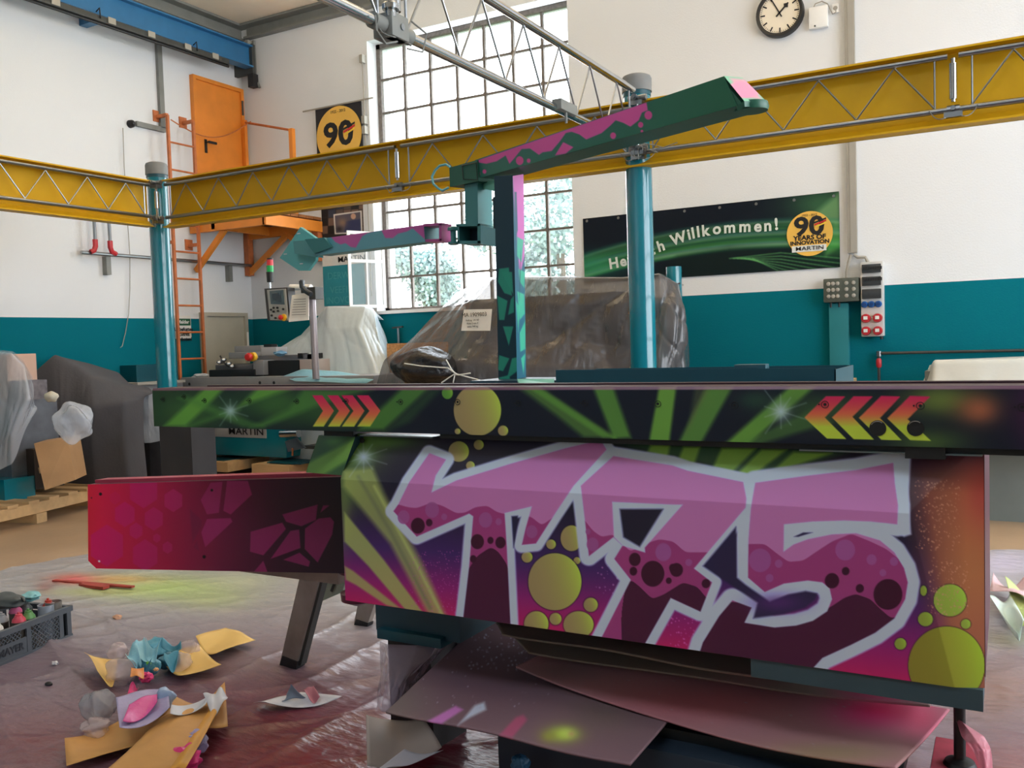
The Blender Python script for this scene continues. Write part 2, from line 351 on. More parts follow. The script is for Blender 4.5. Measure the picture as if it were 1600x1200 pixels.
for x in (-19.6, -18.2):
    w = MB().box((x-.5, 19.40, 2.1), (x+.5, 19.5, 3.5)).build('window', BLW, bt, False); MB().box((x-.42, 19.38, 2.2), (x+.42, 19.4, 3.4)).build('pane', GLASS, w, False)
# ================================================================ columns and girders
def column(cx, cy, ztop, label, rad=.094):
    t = thing('steel_column', label, 'column', (cx, cy, 0), 'teal columns of the lattice frame')
    MB().cyl((cx, cy, .02), (cx, cy, ztop-.12), rad, 40).build('shaft', TEAL, t)
    MB().box((cx-.2, cy-.2, 0), (cx+.2, cy+.2, .02)).build('base_plate', TEAL, t, False)
    MB().lathe((cx, cy, ztop-.13), [(rad+.012, 0), (rad+.012, .09), (rad+.004, .11), (rad*.8, .12)], 36).build('cap', mat('grey_rubber_cap', (118, 122, 124), .6, var=(9, .1)), t)
    MB().lathe((cx, cy, ztop-.16), [(rad+.005, 0), (rad+.005, .03)], 36).build('collar', TEALD, t)
    return t
CX1, CX2, CY = -7.315, -2.306, 6.12
column(CX1, CY, 3.42, 'glossy teal steel column at the corner where the left yellow girder ends')
column(CX2, CY, 3.42, 'glossy teal steel column behind the saw, in front of the welcome banner')
def coupler(mb, c, ax, r=.03, l=.06):
    c = Vector(c); ax = Vector(ax); mb.cyl(c-ax*l, c+ax*l, r, 10)
def girder(name, label, cat, a, b, nrm, zb, zt, plate, step=.445, joints=(), first=0.0):
    """lattice of two chrome tubes and zigzag rods from a to b (xy), in front of a yellow plate girder"""
    a = np.array(a, float); b = np.array(b, float); n = np.array(nrm, float); L = np.linalg.norm(b-a); u = (b-a)/L
    t = thing(name, label, cat, (a[0], a[1], zb))
    P3 = lambda s, off, z: (a[0]+u[0]*s+n[0]*off, a[1]+u[1]*s+n[1]*off, z)
    def slab(s0, s1, o0, o1, z0, z1, m, nm):
        p = [P3(s0, o0, z0), P3(s1, o0, z0), P3(s1, o1, z0), P3(s0, o1, z0), P3(s0, o0, z1), P3(s1, o0, z1), P3(s1, o1, z1), P3(s0, o1, z1)]
        return MB().hexa(p).build(nm, m, t, False)
    if plate:
        slab(0, L, -.10, -.085, zb, zt, YEL, 'web_plate'); slab(0, L, -.10, .02, zt-.012, zt, YEL, 'top_flange'); slab(0, L, -.10, .02, zb, zb+.012, YEL, 'bottom_flange')
        MB().hexa([P3(0, -.085, zb+.012), P3(L, -.085, zb+.012), P3(L, .0, zb+.012), P3(0, .0, zb+.012), P3(0, -.085, zb+.062), P3(L, -.085, zb+.062), P3(L, -.08, zb+.062), P3(0, -.08, zb+.062)]).build('bottom_slope', YEL, t, False)
    zt2, zb2 = zt-.045, zb+.095
    if not plate: zt2, zb2 = zt, zb
    segs = [0.0]+[j for j in joints]+[L]
    for s0, s1 in zip(segs[:-1], segs[1:]):
        g = .03
        for z in (zt2, zb2): MB().cyl(P3(s0+g, 0, z), P3(s1-g, 0, z), .0175 if plate else .024, 14).build('chord_tube', CHROMED if plate else CHROME, t)
        l = s1-s0-.2; m = max(2, round(l/(step/2))); 
        if m % 2: m += 1
        pts = [(s0+.1+l*i/m, zb2+.018 if i % 2 == 0 else zt2-.018) for i in range(m+1)]
        for (sa, za), (sb, zz) in zip(pts[:-1], pts[1:]): MB().cyl(P3(sa, 0, za), P3(sb, 0, zz), .0058, 8).build('brace', CHROMED, t)
        for s in (s0+.1, s1-.1): MB().cyl(P3(s, 0, zb2), P3(s, 0, zt2), .0062, 8).build('brace', CHROMED, t)
    for j in joints:
        h = zt2-zb2; c = MB(); c.cyl(P3(j, .02, zb2+.18*h), P3(j, .02, zt2-.16*h), .022, 16); c.cyl(P3(j, .02, zb2+.04), P3(j, .02, zt2-.02), .012, 10); c.build('spigot', CHROME, t)
        c = MB(); coupler(c, P3(j, .01, zb2), (u[0], u[1], 0), .024, .035); c.cyl(P3(j, .0, zb2), P3(j, .055, zb2), .014, 10); c.box(np.array(P3(j-.05, .0, zb2-.05)), np.array(P3(j+.05, .04, zb2-.02))); c.build('clamp', CHROMED, t)
        w = MB()
        for sg in (-1, 1): w.tube([P3(j+sg*(.03+.10*k/6), .03+.02*math.sin(k), zb2-.045+.05*(k/6)**2+(-.02*math.sin(k*math.pi/6))) for k in range(7)], .003, 6)
        w.build('tie_wire', STEELG, t)
    return t
girder('lattice_girder', 'long yellow plate girder with chrome lattice crossing in front of the back wall', 'girder', (-7.12, 6.02), (1.2, 6.02), (0, -1), 2.75, 3.205, True, joints=(2.79, 4.86, 6.84))
girder('lattice_girder', 'yellow plate girder with chrome lattice running along the left wall to the corner column', 'girder', (-7.22, 5.98), (-7.22, .6), (1, 0), 2.765, 3.205, True, joints=(2.6,))
girder('lattice_truss', 'open chrome lattice truss running overhead from the right column towards the viewer', 'truss', (-2.25, 5.92), (-2.25, .3), (1, 0), 2.87, 3.25, False, joints=(2.80,))
# joint hardware at the two columns
def knot(x, y, zb, zt, label, spig=True):
    t = thing('corner_coupler', label, 'coupler', (x, y, zb)); c = MB(); c.cyl((x, y, zb+.10), (x, y, zt-.08), .02, 14); c.cyl((x, y, zb), (x, y, zt), .011, 10); c.build('spigot', CHROME, t)
    for z in (zb, zt):
        c = MB(); c.cyl((x-.06, y, z), (x+.07, y, z), .022, 10); c.cyl((x, y-.06, z), (x, y+.05, z), .022, 10); c.cyl((x, y-.075, z), (x, y-.055, z), .014, 12); c.box((x-.04, y-.04, z-.05), (x+.05, y+.03, z-.02)); c.build('clamp', CHROMED, t)
    w = MB()
    for k in range(3): w.tube([(x+.02+.035*k*math.cos(a), y-.05, zb-.04+.05*math.sin(a)+.01*k) for a in np.linspace(0, 5.0, 12)], .003, 6)
    if spig: w.tube([(x+.03, y-.05, zb+.02), (x+.12, y-.05, zb-.0), (x+.2, y-.05, zb-.03), (x+.3, y-.05, zb-.01)], .003, 6); w.tube([(x+.03, y-.05, zb+.0), (x+.10, y-.05, zb-.03), (x+.16, y-.05, zb-.06)], .003, 6)
    w.build('tie_wire', STEELG, t)
knot(-7.13, 5.95, 2.83, 3.17, 'chrome corner coupler on the left column', False)
knot(-2.24, 5.94, 2.86, 3.2, 'chrome coupler with loose tie wires on the right column')
# hardware seen on the overhead truss
t = thing('truss_clamp', 'large grey cast clamp with wires on the lower tube of the overhead truss', 'clamp', (-2.25, 3.12, 2.87))
c = MB(); c.box((-2.30, 3.05, 2.82), (-2.20, 3.17, 2.92), .008); c.cyl((-2.25, 2.98, 2.87), (-2.25, 3.24, 2.87), .034, 14); c.build('body', STEELG, t)
c = MB(); c.cyl((-2.22, 3.07, 2.9), (-2.22, 3.07, 3.2), .022, 14); c.lathe((-2.22, 3.07, 2.93), [(.035, 0), (.035, .02), (.025, .03)], 12); c.build('spigot', CHROME, t)
w = MB(); w.tube([(-2.21, 2.95, 2.87), (-2.19, 2.93, 2.80), (-2.2, 3.0, 2.77), (-2.2, 3.08, 2.8)], .004, 6); w.tube([(-2.21, 3.2, 2.92), (-2.18, 3.27, 2.88), (-2.19, 3.25, 2.8), (-2.2, 3.15, 2.79)], .004, 6); w.build('tie_wire', STEELG, t)
t = thing('truss_clamp', 'small grey bracket under the overhead truss beside the right column', 'clamp', (-2.25, 5.0, 2.92))
c = MB(); a = qx(884, 165, -2.22); c.box((-2.26, a[1]-.1, a[2]-.04), (-2.2, a[1]+.12, a[2]+.02), .006); c.cyl((-2.22, a[1], a[2]), (-2.22, a[1], a[2]-.1), .008, 8); c.build('body', STEELG, t)
# ================================================================ left wall
t = thing('crane_runway', 'blue steel crane runway beam high on the left wall', 'beam', (-9.2, 9.4, 5.4))
y0 = -4.0; b = MB(); b.box((-9.23, y0, 5.46), (-9.205, 9.36, 5.74)).build('web', BLUE, t, False)
MB().box((-9.29, y0, 5.735), (-9.13, 9.36, 5.755)).build('top_flange', BLUE, t, False); MB().box((-9.29, y0, 5.455), (-9.13, 9.36, 5.475)).build('bottom_flange', BLUE, t, False)
MB().box((-9.5, 9.36, 5.38), (-9.15, 9.42, 5.78)).build('end_bracket', DARKG, t, False); MB().box((-9.25, 9.36, 5.2), (-9.15, 9.46, 5.38)).build('buffer', BLACK, t, False)
for y in (1.5, 4.2, 7.0): MB().box((-9.5, y-.05, 5.4), (-9.29, y+.05, 5.5)).build('wall_bracket', BLUE, t, False)
t = thing('conductor_rail', 'dark conductor rail hung below the blue runway beam', 'rail', (-9.1, 8.8, 5.36))
MB().box((-9.13, y0, 5.35), (-9.06, 8.85, 5.42), .01).build('rail', DARKG, t); MB().cyl((-9.095, y0, 5.335), (-9.095, 8.86, 5.335), .018, 8).build('lower_edge', BLACK, t)
for y in (6.3, 7.0, 7.55, 8.1, 8.55): MB().box((-9.055, y, 5.36), (-9.045, y+.1, 5.43)).build('clip', DUCT, t, False)
for y in (6.9, 8.3): MB().tube([(-9.12, y, 5.47), (-9.06, y, 5.5), (-9.05, y, 5.38)], .008, 6).build('hanger', BLACK, t)
t = thing('cable_conduit', 'grey vertical cable conduit with side branch high on the left wall', 'conduit', (-9.46, 8.1, 4.4))
yc = 8.05; MB().box((-9.5, yc-.035, 4.42), (-9.45, yc+.035, 5.9)).build('riser', STEELG, t, False); a = qx(213, 201, -9.47); MB().box((-9.5, a[1], 4.37), (-9.45, yc+.035, 4.43)).build('branch', STEELG, t, False)
t = thing('cable_conduit', 'short grey conduit in the corner beside the end of the blue beam', 'conduit', (-9.2, 9.46, 5.3)); MB().cyl((-9.2, 9.46, 5.86), (-9.2, 9.46, 5.35), .022, 10).cyl((-9.2, 9.46, 5.35), (-9.13, 9.46, 5.2), .018, 10).build('pipe', STEELG, t); MB().box((-9.3, 9.38, 5.74), (-9.24, 9.5, 5.86)).build('junction_box', DUCT, t, False)
a = qx(203, 194, -9.5); tag(MB().lathe(a, [(.05, 0), (.045, .05), (.02, .08)], 14, (1, 0, 0)).build('wall_stop', BLACK), 'small dark round knob on the left wall beside the conduit branch', 'knob')
pts = [qx(x, y, -9.46) for x, y in ((192, 200), (194, 260), (199, 340), (203, 400), (203, 450), (201, 490), (196, 520), (191, 541), (188, 543))]
tag(MB().tube(pts, .005, 6).build('hanging_cable', DUCT), 'thin loose white cable hanging down the left wall', 'cable')
def bar(mb, p, q, w, h):
    p = Vector(tuple(map(float, p))); q = Vector(tuple(map(float, q))); d = (q-p).normalized(); x = d.cross(Vector((0, 0, 1))) if abs(d.z) < .95 else Vector((0, 1, 0)); x.normalize(); y = d.cross(x).normalized(); x *= w/2; y *= h/2
    return mb.hexa([p-x-y, p+x-y, p+x+y, p-x+y, q-x-y, q+x-y, q+x+y, q-x+y])
# high orange door
def door(name, P, m, dep, label_handle=None):
    return struct(MB().box(*P).build(name, m, smooth=False))
yl, yr, zb_, zt_ = 8.60, 9.40, 3.36, 5.17
d1 = door('door_1', ((-9.5, yl, zb_), (-9.46, yr, zt_)), ORNG, .04)
for q in (((-9.5, yl-.05, zb_), (-9.43, yl, zt_+.05)), ((-9.5, yr, zb_), (-9.43, yr+.05, zt_+.05)), ((-9.5, yl, zt_), (-9.43, yr, zt_+.05))): MB().box(*q).build('door_frame', ORNG, d1, False)
c = MB(); c.box((-9.46, 8.72, 4.22), (-9.45, 8.76, 4.40)).cyl((-9.46, 8.74, 4.36), (-9.40, 8.74, 4.36), .01, 8).box((-9.41, 8.74, 4.345), (-9.39, 8.88, 4.375)); c.build('door_handle', BLACK, d1)
MB().cyl((-9.42, yr+.01, 4.85), (-9.42, yr+.01, 5.05), .015, 8).build('hinge', DARKG, d1)
# low grey door
d2 = door('door_2', ((-9.5, 8.6, 0.02), (-9.46, 9.28, 2.02)), DOORG, .04)
for q in (((-9.5, 8.52, 0), (-9.43, 8.6, 2.07)), ((-9.5, 9.28, 0), (-9.43, 9.34, 2.07)), ((-9.5, 8.6, 2.02), (-9.43, 9.28, 2.07))): MB().box(*q).build('door_frame', DOORG, d2, False)
MB().cyl((-9.42, 9.31, 1.55), (-9.42, 9.31, 1.8), .014, 8).build('hinge', WHITEP, d2)
# mezzanine platform
t = thing('mezzanine_platform', 'orange steel landing with handrail below the high orange door', 'platform', (-9, 9, 3.3))
DECK = mat('deck_planks', (150, 96, 52), .8, var=(8, .25))
for i in range(7): MB().box((-9.5+.02, 8.45+i*.15, 3.27), (-8.15, 8.45+i*.15+.14, 3.31)).build('deck_plank', DECK, t, False)
for y in (8.45, 9.44): bar(MB(), (-9.48, y, 3.18), (-8.15, y, 3.18), .06, .14).build('edge_beam', ORNG, t, False)
bar(MB(), (-8.15, 8.42, 3.18), (-8.15, 9.48, 3.18), .06, .14).build('edge_beam', ORNG, t, False)
bar(MB(), (-9.05, 8.42, 3.19), (-9.05, 9.48, 3.19), .06, .12).build('edge_beam', ORNG, t, False)
bar(MB(), (-9.46, 8.48, 2.62), (-8.9, 8.48, 3.12), .05, .07).build('strut', ORNG, t, False); bar(MB(), (-9.46, 9.42, 2.62), (-8.7, 9.42, 3.12), .05, .07).build('strut', ORNG, t, False)
bar(MB(), (-8.2, 9.46, 2.80), (-8.75, 9.44, 3.14), .05, .07).build('strut', ORNG, t, False); MB().box((-8.24, 9.4, 2.72), (-8.14, 9.5, 3.2)).build('wall_post', ORNGD, t, False); MB().box((-9.49, 9.38, 2.6), (-9.41, 9.48, 3.2)).build('wall_post', ORNGD, t, False)
b = MB(); b.cyl((-9.4, 9.42, 4.75), (-8.25, 9.1, 4.42), .016, 8); b.build('handrail', ORNGD, t); MB().box((-8.28, 9.07, 3.3), (-8.22, 9.13, 4.44)).build('rail_post', ORNG, t, False); MB().box((-9.43, 9.39, 3.3), (-9.38, 9.44, 4.78)).build('rail_post', ORNG, t, False)
# ladder
t = thing('wall_ladder', 'rusty orange steel ladder fixed to the left wall beside the orange door', 'ladder', (-9.3, 8.2, 1.0))
LY0, LY1 = 7.99, 8.40
for y in (LY0, LY1): MB().box((-9.32, y-.016, .05), (-9.285, y+.016, 4.55)).build('stile', ORNGD, t, False)
for k in range(12): MB().cyl((-9.3, LY0, .42+k*.345), (-9.3, LY1, .42+k*.345), .013, 8).build('rung', ORNGD, t)
for y in (LY0, LY1):
    for z in (4.55, 2.95):
        MB().box((-9.5, y-.025, z-.02), (-9.3, y+.016, z+.02)).box((-9.5, y-.06, z-.06), (-9.485, y+.06, z+.08)).build('wall_bracket', ORNGD, t, False)
ch = [(-9.3, LY0+.05+i*(9.38-LY0)/14, 4.5+.25*(i/14)-.22*math.sin(math.pi*i/14)) for i in range(15)]
tag(MB().tube(ch, .008, 6).build('safety_chain', ORNGD), 'thin sagging safety chain from the ladder top to the handrail', 'chain')
# service pipes
t = thing('service_pipe', 'galvanised pipe run with two red elbows below the left girder', 'pipe', (-9.4, 8, 2.73))
MB().cyl((-9.41, 6.75, 2.74), (-9.41, 9.42, 2.74), .022, 10).build('pipe', CHROMED, t)
for y in (6.92, 7.12):
    MB().cyl((-9.38, y, 2.86), (-9.38, y, 3.42), .02, 10).build('riser', CHROMED, t); MB().tube([(-9.38, y, 2.9), (-9.38, y, 2.82), (-9.38, y-.02+.04*(y > 7), 2.77), (-9.39, y-.06+.14*(y > 7), 2.75)], .03, 8).build('elbow', CERED, t)
for y in (7.12, 9.05): MB().box((-9.5, y-.03, 2.50), (-9.42, y+.03, 2.72)).build('support', STEELG, t, False)
t = thing('safety_sign', 'green and white notice panel behind the ladder on the teal wall', 'sign', (-9.49, 8.1, 1.8))
a = qx(273, 493, -9.49); b_ = qx(299, 529, -9.49)
MB().box((-9.5, a[1], b_[2]), (-9.485, b_[1], a[2])).build('panel', PAPER, t, False); zz = a[2]; MB().box((-9.485, a[1]+.01, zz-.13), (-9.48, b_[1]-.01, zz-.04)).build('header', mat('sign_green', (20, 90, 60), .5, var=(20, .05)), t, False)
for k, (s, dz, mm) in enumerate((('Melder', .085, INKW), ('Unbefugten', .18, INKB), ('Zutritt', .245, INKB), ('verboten!', .31, INKB))): text('lettering', s, .065, (-9.479, (a[1]+b_[1])/2, zz-dz), (0, 1, 0), (0, 0, 1), mm, t, bold=.002)
a = qx(204, 571, -9.3); b_ = qx(243, 590, -9.3); t = thing('workbench', 'dark teal bench cabinet with grey tray against the left wall', 'bench', (-9.3, 7.4, 0)); MB().box((-9.5, a[1], 1.2), (-9.2, b_[1]+.2, a[2])).build('back_panel', TEALD, t, False); MB().box((-9.5, a[1]-.15, 1.17), (-9.0, b_[1]+.2, 1.2)).build('top', DUCT, t, False); MB().box((-9.5, a[1]-.1, 0), (-9.05, b_[1]+.2, 1.17)).build('cabinet', GREYM, t, False)
# ================================================================ back wall
# clock
cc = qy(1220, 23, 9.5); R_ = .235
t = thing('wall_clock', 'round black-rimmed station clock without numerals high on the back wall', 'clock', (cc[0], 9.45, cc[2]))
MB().lathe((cc[0], 9.5, cc[2]), [(R_, 0), (R_, .07), (R_*.97, .085), (R_*.86, .08), (R_*.85, .05)], 48, (0, -1, 0)).build('rim', BLACK, t)
MB().lathe((cc[0], 9.448, cc[2]), [(R_*.86, 0), (R_*.86, .003)], 48, (0, -1, 0)).build('dial', mat('clock_dial', (238, 228, 208), .4, var=(9, .03)), t)
b = MB()
for k in range(60):
    an = k*math.pi/30; r0, w = (.62, .014) if k % 5 == 0 else (.76, .004); s, c0 = math.sin(an), math.cos(an)
    p = Vector((cc[0]+s*R_*r0, 9.443, cc[2]+c0*R_*r0)); q = Vector((cc[0]+s*R_*.82, 9.443, cc[2]+c0*R_*.82)); bar(b, p, q, .002, w)
b.build('hour_marks', INKB, t, False)
def hand(an, ln, w, nm):
    s, c0 = math.sin(an), math.cos(an); p = Vector((cc[0]-s*R_*.2, 9.436, cc[2]-c0*R_*.2)); q = Vector((cc[0]+s*R_*ln, 9.436, cc[2]+c0*R_*ln)); h = MB(); bar(h, p, q, .003, w)
    if nm == 'hour_hand': 
        m_ = p+(q-p)*.8; h.prism([m_+Vector((c0, 0, -s))*.03, q, m_-Vector((c0, 0, -s))*.03, m_-(q-p)*.15], (0, .002, 0))
    h.build(nm, INKB, t, False)
hand(math.radians(-28), .74, .012, 'minute_hand'); hand(math.radians(46), .52, .016, 'hour_hand')
a, b_ = pbox(1265, 15, 1295, 43, 9.5, 0); t = thing('wall_box', 'white router box beside the wall clock', 'box', (a[0], 9.45, b_[2])); MB().box((a[0], 9.44, a[2]), (b_[0], 9.5, b_[2]), .01).build('housing', WHITEP, t); MB().cyl((a[0]+.06, 9.43, a[2]+.02), (a[0]+.06, 9.44, a[2]+.02), .008).build('plug', DARKG, t)
pts = [qy(x, y, 9.47) for x, y in ((1270, 14), (1274, 6), (1284, 2), (1293, 6), (1297, 14), (1301, 22), (1306, 19), (1306, 12))]; tag(MB().tube(pts, .006, 6).build('power_cable', DUCT), 'thin grey cable looping from white box to wall socket', 'cable')
a, b_ = pbox(1301, 8, 1311, 20, 9.5, 0); t = thing('wall_socket', 'small white wall socket between the white box and the vertical duct', 'socket', (a[0], 9.49, a[2])); MB().box((a[0], 9.47, a[2]), (b_[0], 9.5, b_[2]), .006).build('plate', WHITEP, t); MB().lathe(((a[0]+b_[0])/2, 9.47, (a[2]+b_[2])/2), [(.022, 0), (.018, .004)], 12, (0, -1, 0)).build('insert', DUCT, t)
a = qy(1323, 200, 9.5); b_ = qy(1338, 200, 9.5); z = qy(1332, 396, 9.5)[2]
t = thing('cable_duct', 'wide grey vertical cable duct from the ceiling down the back wall', 'duct', (a[0], 9.45, z)); MB().box((a[0], 9.44, z), (b_[0], 9.5, ZC-.2), .004).build('duct', DUCT, t); MB().box((a[0]+.03, 9.436, z+.01), (b_[0]-.0, 9.44, ZC-.2)).build('lid', DUCT, t, False)
for k, ps in enumerate((((1330, 398), (1326, 410), (1323, 425), (1323, 434)), ((1334, 398), (1340, 402), (1352, 402), (1356, 410)))): tag(MB().tube([qy(x, y, 9.45) for x, y in ps], .016, 8).build('flexible_conduit', DUCT), ('grey flexible conduit from the duct to the dark fuse box', 'grey flexible conduit from the duct to the socket distribution board')[k], 'conduit')
# fuse box
a, b_ = pbox(1290, 437, 1345, 471, 9.5, 0); t = thing('fuse_box', 'dark green-grey fuse box with round covers on the back wall', 'fuse box', (a[0], 9.4, a[2])); FB = mat('fuse_box_grey', (78, 84, 76), .5, var=(20, .15))
MB().box((a[0], 9.36, a[2]), (b_[0], 9.5, b_[2]), .012).build('housing', FB, t)
w_, h_ = b_[0]-a[0], b_[2]-a[2]
for fx in (.15, .28, .41, .66, .86):
    for fz in (.25, .52, .78): MB().lathe((a[0]+w_*fx, 9.36, a[2]+h_*fz), [(.02, 0), (.018, .008), (.008, .012)], 12, (0, -1, 0)).build('fuse_cap', DUCT, t)
for fx in (.18, .42): MB().cyl((a[0]+w_*fx, 9.43, a[2]), (a[0]+w_*fx, 9.43, a[2]-.05), .014, 8).build('cable_gland', BLACK, t)
a, b_ = pbox(1347, 411, 1383, 525, 9.5, 0); t = thing('socket_distribution_board', 'tall grey distribution board with blue and red sockets beside the fuse box', 'distribution board', (a[0], 9.4, a[2]))
MB().box((a[0], 9.38, a[2]), (b_[0], 9.5, b_[2]), .01).build('housing', mat('board_light_grey', (206, 204, 200), .5, var=(12, .05)), t); w_, h_ = b_[0]-a[0], b_[2]-a[2]
for f0, f1 in ((.85, .965), (.68, .80), (.505, .635)): MB().box((a[0]+.015, 9.35, a[2]+h_*f0), (b_[0]-.015, 9.38, a[2]+h_*f1), .006).build('breaker_window', mat('smoked_window', (58, 60, 62), .2, var=(20, .1)), t); 
for f0 in (.89, .74): 
    c = MB()
    for k in range(8): c.box((a[0]+.03+k*.022, 9.345, a[2]+h_*f0), (a[0]+.045+k*.022, 9.35, a[2]+h_*f0+.03))
    c.build('breakers', BLACK, t, False)
for fx in (.17, .48, .79): 
    s = MB().lathe((a[0]+w_*fx, 9.38, a[2]+h_*.43), [(.032, 0), (.032, .02), (.026, .03)], 18, (0, -1, 0)).build('blue_socket', CEBLU, t); MB().cyl((a[0]+w_*fx, 9.352, a[2]+h_*.43), (a[0]+w_*fx, 9.346, a[2]+h_*.43), .02, 12).build('flap', mat('socket_blue_dark', (20, 60, 120), .4, var=(9, .05)), s)
for fx, fz in ((.23, .245), (.75, .245), (.23, .075), (.75, .075)):
    s = MB().lathe((a[0]+w_*fx, 9.38, a[2]+h_*fz), [(.044, 0), (.044, .03), (.038, .05)], 18, (0, -1, 0)).build('red_socket', CERED, t); MB().box((a[0]+w_*fx-.018, 9.32, a[2]+h_*fz-.012), (a[0]+w_*fx+.018, 9.33, a[2]+h_*fz+.02)).build('flap', INKW, s, False)
MB().cyl((b_[0]-.02, 9.40, a[2]-.03), (b_[0]-.02, 9.40, a[2]), .015, 8).build('cable_gland', BLACK, t)
a, b_ = pbox(1297, 475, 1329, 595, 9.5, 0); t = thing('cable_duct', 'teal-painted vertical cable duct on the lower back wall under the fuse box', 'duct', (a[0], 9.4, 0)); MB().box((a[0], 9.42, 0), (b_[0], 9.5, b_[2]), .006).build('duct', mat('wall_teal', (24, 122, 132), .6, var=(4, .05)), t)
t = thing('wall_pipe', 'thin dark pipe with a tap bend on the teal wall at the right', 'pipe', (-1.2, 9.45, 1.2)); p0 = qy(1373, 552, 9.44); p1 = qy(1600, 547, 9.44)
MB().cyl(p0, (3.0, 9.44, p0[2]), .014, 8).build('pipe', DARKG, t); MB().cyl(p0, (p0[0], 9.44, .3), .014, 8).build('drop', DARKG, t); MB().lathe((p0[0], 9.44, p0[2]-.14), [(.02, 0), (.026, .02), (.026, .07), (.018, .09)], 10).build('valve', CERED, t)
MB().lathe((p0[0], 9.44, p0[2]-.03), [(.022, 0), (.022, .05)], 10).build('elbow', CHROMED, t)
t = thing('water_tap', 'old grey tap on a stub pipe on the teal wall beside the milky film', 'tap', (-7, 9.45, 1.7)); p = qy(622, 512, 9.45); MB().cyl((p[0], 9.45, p[2]), (p[0], 9.45, p[2]-.35), .016, 8).build('pipe', CHROMED, t); bar(MB(), (p[0]-.08, 9.44, p[2]+.0), (p[0]+.08, 9.44, p[2]+.01), .03, .02).build('handle', DARKG, t)
t = thing('window_chain', 'thin grey operating rod with small boxes left of the tall window', 'rod', (-7.6, 9.46, 3)); p = qy(566, 85, 9.46); p1 = qy(572, 235, 9.46); MB().cyl((p[0], 9.46, p[2]), (p[0], 9.46, 2.2), .009, 6).build('rod', DUCT, t)
for yy in (92, 188, 204): q = qy(568, yy, 9.46); MB().box((p[0]-.025, 9.42, q[2]-.05), (p[0]+.025, 9.5, q[2]+.05)).build('box', DUCT, t, False)
# ================================================================ posters and banner
ARTM = mat('printed_artwork', rough=0.55, attr=True, spec=0.15)
def quadart(name, P, nu, nv, fn, m, parent=None, label=None, k=1.0, base=(128, 128, 128), disp=None):
    """P: TL,TR,BR,BL world corners; fn paints an Art in photograph units measured on the surface"""
    u, v = np.meshgrid(np.linspace(0, 1, nu), np.linspace(0, 1, nv)); u = u.ravel()[:, None]; v = v.ravel()[:, None]
    TL, TR, BR, BL = (np.array(p, float) for p in P)
    V = (TL*(1-u)+TR*u)*(1-v)+(BL*(1-u)+BR*u)*v
    if disp: V = V+disp(u, v)
    X, Y = to_px(V); a = Art(X, Y, base); fn(a); return gridobj(name, V, nu, nv, m, a.out(k), parent, label)
def badge(t, cx, cz, r, y, full=True):
    MB().lathe((cx, y, cz), [(r, 0), (r, .004)], 48, (0, -1, 0)).build('gold_disc', mat('gold_print', (236, 188, 84), .5, var=(2, .12)), t)
    s = r*1.15; zz = cz+(r*.30 if full else 0)
    text('lettering', '90', s, (cx-.02*r, y-.006, zz), (1, 0, 0), (0, 0, 1), INKB, t, bold=r*.035, sx=1.15)
    for i, c in enumerate(((20, 20, 24), (200, 40, 40), (240, 200, 60))):
        b = MB(); z0 = zz+r*.12-i*r*.09; x0 = cx+r*.18; b.hexa([(x0+i*.04*r, y-.010, z0), (x0+r*.55, y-.010, z0+r*.17), (x0+r*.55, y-.008, z0+r*.17), (x0+i*.04*r, y-.008, z0), (x0+i*.04*r, y-.010, z0+r*.07), (x0+r*.55, y-.010, z0+r*.24), (x0+r*.55, y-.008, z0+r*.24), (x0+i*.04*r, y-.008, z0+r*.07)])
        b.build('flag_stripe', mat('stripe_%d' % c[0], c, .5, var=(9, .02)), t, False)
    text('lettering', '1922 - 2012', r*.14, (cx, y-.006, cz+r*.82), (1, 0, 0), (0, 0, 1), INKB, t)
    if full:
        text('lettering', 'YEARS OF', r*.29, (cx, y-.006, cz-r*.18), (1, 0, 0), (0, 0, 1), INKB, t, bold=r*.012, sx=1.1)
        text('lettering', 'INNOVATION', r*.24, (cx, y-.006, cz-r*.40), (1, 0, 0), (0, 0, 1), INKB, t, bold=r*.010, sx=1.12)
        MB().box((cx-r*.78, y-.007, cz-r*.80), (cx+r*.72, y-.005, cz-r*.52)).build('white_strip', INKW, t, False)
        text('lettering', 'MARTIN', r*.25, (cx, y-.010, cz-r*.66), (1, 0, 0), (0, 0, 1), INKB, t, bold=r*.0018, sx=1.35)
# welcome banner
t = thing('welcome_banner', 'long dark green welcome banner with gold anniversary badge on the back wall', 'banner', (-2.9, 9.49, 2.5))
bx0, bz1 = qy(911, 342, 9.49)[[0, 2]]; bx1 = qy(1311, 301, 9.49)[0]; bz0 = 2.19
def banner(a):
    w = lambda x: (x-911)/400
    a.c[:] = (16, 24, 36)
    a.glow(1290, 320, 60, 30, (60, 110, 70), .8); a.poly([(1265, 340), (1311, 301), (1315, 380), (1290, 400), (1300, 350)], (120, 165, 110), 10, .7)
    for k in range(14):
        o = k*4.5; pts = [(900+i*10, 440-o*.62-(50+o*.12)*math.sin((i/43)**.85*math.pi*.60)-i*.12) for i in range(44)]
        a.line(pts, 1.8+k % 3, ((34, 110, 70), (80, 165, 80), (150, 200, 160), (40, 130, 100), (90, 170, 60))[k % 5], 3.5, .55-.02*k)
    a.poly([(1010, 436), (1060, 402), (1140, 388), (1230, 388), (1320, 410), (1320, 450), (1000, 450)], (14, 30, 30), 14, .85)
    for k in range(7): a.line([(1140+k*6, 404), (1220, 395+k*5), (1318, 404+k*8)], .8, (110, 190, 110), 2, .6)
    a.glow(925, 415, 50, 18, (50, 150, 110), .6); a.glow(1300, 385, 40, 18, (60, 150, 60), .6)
